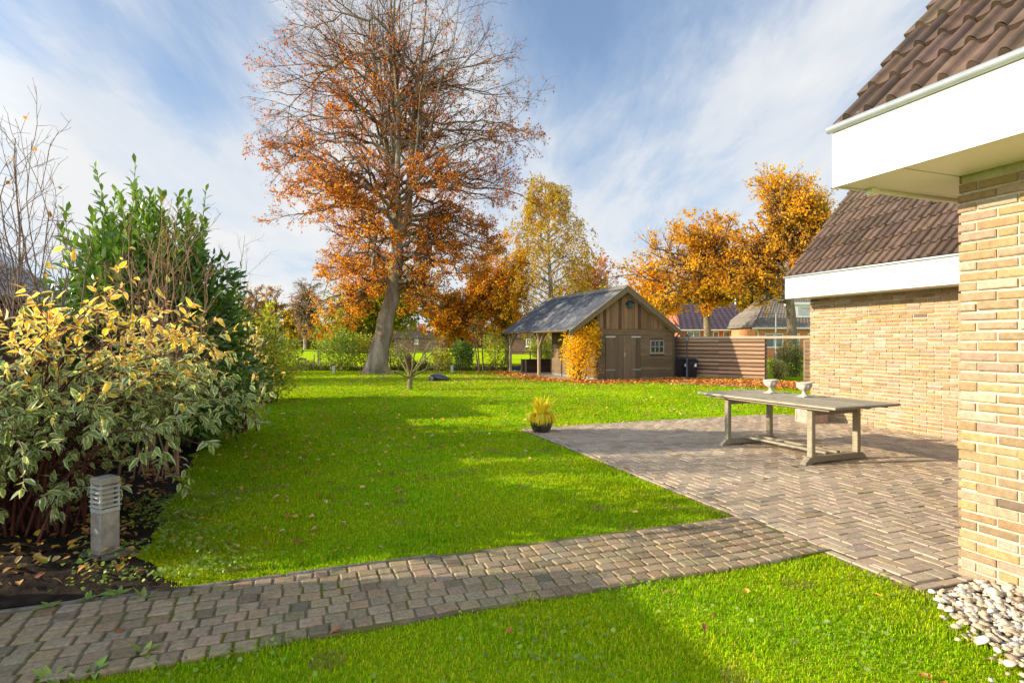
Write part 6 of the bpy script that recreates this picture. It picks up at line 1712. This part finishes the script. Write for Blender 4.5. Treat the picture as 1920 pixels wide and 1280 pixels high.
# ------------------------------------------------------------------ gravel, grass, fallen leaves, weeds
def build_pebbles():
    rg = np.random.default_rng(55)
    # a rounded pebble template
    ico = []
    n1, k = 5, 8
    V = [(0, 0, 1)]
    for i in range(1, n1):
        th = math.pi * i / n1
        for j in range(k): V.append((math.sin(th) * math.cos(2 * math.pi * (j + .5 * (i % 2)) / k), math.sin(th) * math.sin(2 * math.pi * (j + .5 * (i % 2)) / k), math.cos(th)))
    V.append((0, 0, -1)); V = np.array(V); F = []
    for j in range(k): F.append((0, 1 + j, 1 + (j + 1) % k))
    for i in range(n1 - 2):
        for j in range(k):
            a, b = 1 + i * k + j, 1 + i * k + (j + 1) % k; c, d = a + k, b + k
            F += [(a, c, b), (b, c, d)]
    for j in range(k): F.append((len(V) - 1, 1 + (n1 - 2) * k + (j + 1) % k, 1 + (n1 - 2) * k + j))
    F = np.array(F)
    pts = []
    while len(pts) < 6500:
        b = rg.uniform(2.6, 3.93); a = rg.uniform(-.8, 2.30)
        lo = np.interp(a, [-1, .6, 1.6, 2.0, 2.30], [2.70, 2.90, 3.09, 3.24, 3.52]) + .07 * rg.normal()
        if b > lo: pts.append((b, a))
    for _ in range(40):
        a = rg.uniform(.8, 2.2); pts.append((np.interp(a, [-1, .6, 1.6, 2.0, 2.30], [2.70, 2.90, 3.09, 3.24, 3.52]) - abs(rg.normal()) * .12, a))
    pts = np.array(pts); n = len(pts)
    sz = rg.lognormal(-4.28, .34, n)
    ax = np.stack([sz * rg.uniform(.95, 1.5, n), sz * rg.uniform(.8, 1.1, n), sz * rg.uniform(.5, .75, n)], 1)
    P = V[None] * ax[:, None] * (1 + .10 * rg.normal(size=(n, len(V), 1)))
    th = rg.random(n) * 6.28; c, s = np.cos(th)[:, None], np.sin(th)[:, None]
    X = P[..., 0] * c - P[..., 1] * s; Y = P[..., 0] * s + P[..., 1] * c
    tl = rg.normal(size=(n, 1)) * .25; Z = P[..., 2] * np.cos(tl) + X * np.sin(tl)
    lay = rg.random(n) ** 2 * .022
    wx = cT * pts[:, 0] - sT * pts[:, 1]; wy = sT * pts[:, 0] + cT * pts[:, 1]
    Vw = np.stack([X + wx[:, None], Y + wy[:, None], Z + (.016 + ax[:, 2] * .6 + lay)[:, None]], -1).reshape(-1, 3)
    Fw = (F[None] + (np.arange(n) * len(V))[:, None, None]).reshape(-1, 3)
    cols = palette(n, [(.60, .53, .42), (.50, .41, .30), (.68, .63, .54), (.42, .32, .20), (.30, .30, .30), (.55, .43, .28)], rg, [5, 4, 3.5, 2.4, 1, 3], .18)
    o = mk('pebbles', Vw, [Fw], surf('pebble', (.95, .95, .95), .55, .12, 40, .2, 90, use_col=True, spec=.3), None, np.repeat(cols, len(V), 0), True)
    tag(o, 'rounded cream and beige pebbles strewn along the foot of the brick wall', 'pebbles', kind='stuff')
build_pebbles()

def in_lawn(x, y, rg=None, fuzz=0.0):
    b = cT * x + sT * y; a = -sT * x + cT * y
    if fuzz:
        b = b + rg.normal(size=b.shape) * fuzz; a = a + rg.normal(size=a.shape) * fuzz
    edge = np.interp(a, [3.9, 4.5, 5.2, 7, 11, 18, 30], [-0.72, -1.0, -1.10, -1.23, -1.53, -1.93, -2.43])
    # bare earthy edge of the lawn along the path
    worn = 3.90 + .05 * np.sin(b * 2.2) ** 2
    up = (a > worn) & (b > edge) & (a < 29.5) & ~((b > PAT_B0 - .01) & (a < PAT_A1 + .01)) & (y < 30)
    up &= ~((b > 9.15) & (b < 13.8) & (a > 18.2) & (a < 26.4))
    up &= ~((a > 8.3) & (b > 9.1) & (a < 9.2))
    d1 = (x - 6.72) * .778 + (y - 23.2) * .627       # along the plank fence normal
    up &= ~((b > 13.5) & (a > 18.2) & (d1 > -1.0))
    gb = np.interp(a, [-1, .6, 1.6, 2.0, 2.30, 2.9], [2.71, 2.91, 3.11, 3.26, 3.46, 3.44])
    lo = (a < PATH_A0 + .025) & (b < gb)
    return up | lo
def build_grass():
    rg = np.random.default_rng(77)
    xs, ys, hs, ws = [], [], [], []
    bands = [(1.9, 2.6, 15000), (2.6, 3.4, 14000), (3.4, 4.6, 9000), (4.6, 6.2, 5600), (6.2, 8.5, 3800), (8.5, 12, 2300), (12, 17, 1300), (17, 23, 640), (23, 30.2, 380)]
    for y0, y1, dn in bands:
        w = .93 * y1 + .3
        n = int(dn * (y1 - y0) * 2 * w)
        x = rg.uniform(-w, w, n); y = rg.uniform(y0, y1, n)
        tuft = np.sin(x * 9.1 + 2 * np.sin(y * 5.7)) * np.sin(y * 8.3 + 2 * np.sin(x * 4.9))
        k = in_lawn(x, y, rg, .018) & (rg.random(n) < .78 + .22 * tuft)
        x = x[k]; y = y[k]; ym = (y0 + y1) / 2
        xs.append(x); ys.append(y); ws.append(np.full(len(x), .0025 * (ym / 2.6) ** .80)); hs.append(np.full(len(x), .020 + .0006 * ym))
    x = np.concatenate(xs); y = np.concatenate(ys); w = np.concatenate(ws); h = np.concatenate(hs)
    n = len(x)
    h = h * (1 + .7 * (np.sin(x * 5.3 + np.sin(y * 4.1) * 2) * np.sin(y * 6.1) > .62)) * rg.uniform(.5, 1.3, n) * (1 + .22 * np.sin(x * 3.1 + np.sin(y * 2.3) * 2) * np.sin(y * 2.7))
    th = rg.random(n) * 2 * np.pi; d = np.stack([np.cos(th), np.sin(th)], 1)
    ln = rg.uniform(.2, 1.0, n)
    s = np.stack([-d[:, 1], d[:, 0]], 1)
    base = np.stack([x, y, np.zeros(n)], 1)
    S = np.concatenate([s * w[:, None], np.zeros((n, 1))], 1)
    mid = base + np.concatenate([d * (h * ln * .30)[:, None], (h * .62)[:, None]], 1)
    tip = base + np.concatenate([d * (h * ln * .95)[:, None], (h * (1.05 - .35 * ln))[:, None]], 1)
    V = np.stack([base - S, base + S, mid + S * .8, mid - S * .8, tip], 1).reshape(-1, 3)
    k = np.arange(n)[:, None] * 5
    F4 = (k + [[0, 1, 2, 3]]); F3 = (k + [[3, 2, 4]])
    big = np.sin(x * .9 + 1.3 * np.sin(y * .7)) * np.sin(y * .8 + x * .3)
    c = palette(n, [(.28, .48, .008), (.36, .53, .010), (.47, .56, .014), (.21, .41, .009), (.56, .52, .06), (.40, .30, .12)], rg, [4, 4, 3, 3, .9, .35], .18)
    c = c * (1 + .18 * big)[:, None]
    fine = np.sin(x * 2.7 + 2 * np.sin(y * 1.9 + 1)) * np.sin(y * 2.2 + 1.5 * np.sin(x * 1.3))
    c = c * np.stack([1 + .16 * fine, 1 + .02 * fine, 1 + 0 * fine], 1)
    dead = (np.sin(x * 3.9 + 3 * np.sin(y * 2.6)) * np.sin(y * 4.4 + 2 * np.sin(x * 3.2)) > .80) & (rg.random(n) < .55)
    c[dead] = palette(int(dead.sum()), [(.42, .36, .12), (.36, .28, .12), (.30, .34, .05)], rg)
    b_ = cT * x + sT * y; a_ = -sT * x + cT * y
    wornx = (a_ < 5.0) & (b_ < -.2) & (rg.random(n) < .45)
    c[wornx] *= [1.15, .95, .9]
    o = mk('grass', V, [F4, F3], leaf_mat('grass_blade', .5, .8, .0, (1.1, 1.1, .4)), None, np.repeat(c, 5, 0))
    tag(o, 'short mown green lawn grass', 'grass', kind='stuff')
    print('blades', n)
build_grass()
def flat_leaves(name, x, y, z, size, cols, rg, lab, cat, tilt=.35):
    n = len(x)
    th = rg.random(n) * 2 * np.pi
    d = np.stack([np.cos(th), np.sin(th), rg.normal(size=n) * tilt * .6], 1)
    nr = np.stack([rg.normal(size=n) * tilt, rg.normal(size=n) * tilt, np.ones(n)], 1)
    o = leaf_mesh(name, np.stack([x, y, z], 1), d, size, cols, M_litter, None, rg, .6, .25, 'broad', nrm=nr)
    return tag(o, lab, cat, kind='stuff')
M_litter = leaf_mat('dead_leaf', .12, .7, .2, (1.1, 1, .8))
def build_litter():
    rg = np.random.default_rng(88)
    # leaves on the dark bed
    n = 1500; a = 4.1 + rg.random(n) ** 1.5 * 9; e = np.array([bed_edge(q) for q in a]); b = e - .08 - rg.random(n) * 2.0
    k = rg.random(n) < np.interp(a, [4.1, 4.4, 4.8], [.12, .5, 1.0]); a, b = a[k], b[k]; n = len(a)
    x = cT * b - sT * a; y = sT * b + cT * a
    flat_leaves('bed_leaves', x, y, rg.uniform(.058, .085, n), rg.uniform(.045, .085, n), palette(n, [(.30, .15, .06), (.40, .22, .08), (.44, .30, .14), (.20, .08, .035), (.50, .24, .04), (.50, .34, .05)], rg, None, .25), rg, 'brown and orange fallen leaves covering the dark soil under the shrubs', 'fallen leaves')
    # scattered over the lawn, thicker on the left and under the trees
    x1 = rg.uniform(-4.8, -.9, 430); y1 = 4.0 + rg.random(430) ** 1.2 * 8
    x2 = rg.uniform(-12, 8, 2600); y2 = rg.uniform(7, 27, 2600)
    x3 = rg.normal(1.5, 3.2, 3600); y3 = rg.normal(24, 2.8, 3600)
    x4 = rg.uniform(-1.5, 2.2, 26); y4 = rg.uniform(2.4, 7, 26)
    x5 = rg.normal(-4, 4, 1200); y5 = rg.normal(22, 3.5, 1200)
    x = np.concatenate([x1, x2, x3, x4, x5]); y = np.concatenate([y1, y2, y3, y4, y5])
    k = in_lawn(x, y); x, y = x[k], y[k]; n = len(x)
    flat_leaves('lawn_leaves', x, y, rg.uniform(.022, .04, n), rg.uniform(.04, .075, n), palette(n, [(.52, .25, .06), (.60, .36, .12), (.62, .44, .20), (.46, .15, .04), (.66, .40, .06)], rg, None, .25), rg, 'scattered dry leaves lying on the lawn', 'fallen leaves')
    # red drift along the plank fence and around the shed
    n = 17000
    s = rg.uniform(-.6, 6.2, n); dd = np.abs(rg.normal(0, 1.25, n)) + .05
    x = 6.72 + .778 * s - .627 * dd; y = 23.2 - .627 * s - .778 * dd
    n2 = 2600; a2 = rg.normal(18.5, .6, n2); b2 = rg.uniform(9.0, 14.2, n2)
    n3 = 1500; a3 = rg.uniform(19, 26.5, n3); b3 = 9.2 - np.abs(rg.normal(0, .6, n3))
    x = np.concatenate([x, cT * b2 - sT * a2, cT * b3 - sT * a3]); y = np.concatenate([y, sT * b2 + cT * a2, sT * b3 + cT * a3])
    aa = -sT * x + cT * y; bb = cT * x + sT * y
    k = ~((bb > 9.8) & (bb < 13.8) & (aa > 18.95) & (aa < 26.4)); x, y = x[k], y[k]; n = len(x)
    flat_leaves('leaf_drift', x, y, rg.uniform(.03, .075, n), rg.uniform(.07, .12, n), palette(n, [(.58, .20, .05), (.66, .27, .05), (.46, .13, .04), (.70, .38, .08)], rg, None, .25), rg, 'thick drift of red-brown leaves along the plank fence and shed', 'fallen leaves')
    # a few on paving and path
    xs, ys = [], []
    for px, py in ((1172, 880), (1207, 883), (1198, 893), (1178, 870), (1063, 838), (1500, 1040), (1090, 877), (232, 1190), (355, 1122), (550, 1025), (640, 1190), (1440, 905), (1350, 945), (1245, 1120), (1320, 1180)):
        a_, b_ = G(px, py); xs.append(a_); ys.append(b_)
    n = len(xs)
    flat_leaves('paving_leaves', np.array(xs), np.array(ys), np.full(n, .034), rg.uniform(.035, .065, n), palette(n, [(.36, .16, .06), (.45, .24, .08), (.25, .09, .04)], rg), rg, 'a few brown leaves blown onto the patio and path', 'fallen leaves')
build_litter()
def build_clover():
    rg = np.random.default_rng(99)
    n = 2600; a = 4.0 + rg.random(n) * 2.2; e = np.array([bed_edge(q) for q in a]); b = e - rg.normal(0, .28, n) + .12
    x = cT * b - sT * a; y = sT * b + cT * a
    k = (a > 3.98) & (b < .3) & (np.sin(x * 6) * np.sin(y * 7) > -.35); x, y = x[k], y[k]
    x2 = rg.uniform(-2.2, 2.6, 5000); y2 = rg.uniform(2.0, 3.6, 5000); kk = in_lawn(x2, y2) & (np.sin(x2 * 4.3 + 1) * np.sin(y2 * 5.1) > rg.uniform(-.2, 1.4, 5000)); x2, y2 = x2[kk], y2[kk]
    x = np.concatenate([x, x2]); y = np.concatenate([y, y2]); n = len(x)
    z = rg.uniform(.02, .05, n) + .02 * (np.arange(n) < n - len(x2))
    th = rg.random(n) * 6.28
    d = np.stack([np.cos(th), np.sin(th), rg.normal(size=n) * .3], 1)
    o = leaf_mesh('clover', np.stack([x, y, z], 1), d, rg.uniform(.014, .032, n), palette(n, [(.22, .34, .03), (.28, .40, .04), (.30, .38, .10)], rg), M_greenleaf, None, rg, .9, .1, 'broad', nrm=np.stack([rg.normal(size=n) * .3, rg.normal(size=n) * .3, np.ones(n)], 1))
    tag(o, 'small clover and creeping weeds at the bed edge and in the front lawn', 'ground cover', kind='stuff')
    # dark weedy verge at the back
    n = 7000; x = rg.uniform(at(470, 29.5), at(960, 29.5), n); y = rg.uniform(28.9, 30.6, n)
    hgt = .22 + .16 * np.sin(x * 1.1) + .1 * np.sin(x * 3.3)
    p = np.stack([x, y, rg.random(n) * np.clip(hgt, .08, .6)], 1)
    o = leaf_mesh('undergrowth', p, rg.normal(size=(n, 3)) + [0, 0, .8], rg.uniform(.10, .24, n), palette(n, [(.10, .14, .02), (.20, .20, .04), (.07, .085, .02), (.28, .24, .05)], rg), M_greenleaf, None, rg, .35)
    tag(o, 'rough dark undergrowth along the back edge of the lawn', 'undergrowth', kind='stuff')
build_clover()
def build_weed(px, py, label, seed, s=1.0, group='dandelion weeds along the path'):
    rg = np.random.default_rng(seed)
    x, y = G(px, py)
    t = thing('dandelion', label, 'weed', (x, y, .012), 0, group)
    n = rg.integers(9, 15); th = np.arange(n) * 2.39996 + rg.random() * 6; up = rg.uniform(.15, .9, n)
    d = np.stack([np.cos(th), np.sin(th), up], 1); m = n
    leaf_mesh('leaves', np.zeros((n, 3)), d, rg.uniform(.04, .10, n) * s, palette(n, [(.26, .38, .07), (.33, .44, .10), (.20, .32, .05)], rg), M_greenleaf, t, rg, .42, .2, 'broad', nrm=np.tile([0, 0, 1.0], (n, 1)) + rg.normal(size=(n, 3)) * .2)
    k = rg.integers(0, 3)
    leaf_mesh('old_leaf', np.zeros((1, 3)), np.array([[rg.normal(), rg.normal(), .1]]), .09 * s, np.array([[.30, .30, .05]]), M_greenleaf, t, rg, .34, .1, 'broad', nrm=np.array([[0, 0, 1.0]]))
for px, py, lab, s in ((97, 1143, 'dandelion rosette at the edging strip nearest the left picture edge', 1.0), (165, 1129, 'small dandelion at the edging strip between two larger ones on the bed side', .8), (222, 1120, 'largest dandelion rosette on the edging strip below the bollard lamp', 1.25), (268, 1128, 'dandelion spilling onto the path cobbles right of the largest rosette', 1.1), (270, 1232, 'single dandelion at the lower path edge beside the front lawn', .9), (92, 1280, 'broad-leaved dandelion where path and front lawn meet at the bottom left corner', 1.2), (178, 1262, 'dandelion on the front lawn edge right of the corner one', .9), (150, 1063, 'leafy weed on the dark soil left of the bollard foot', .9), (72, 1072, 'leafy weed in the brown leaves at the far left of the bed', 1.2)):
    build_weed(px, py, lab, int(px * 7 + py), s)
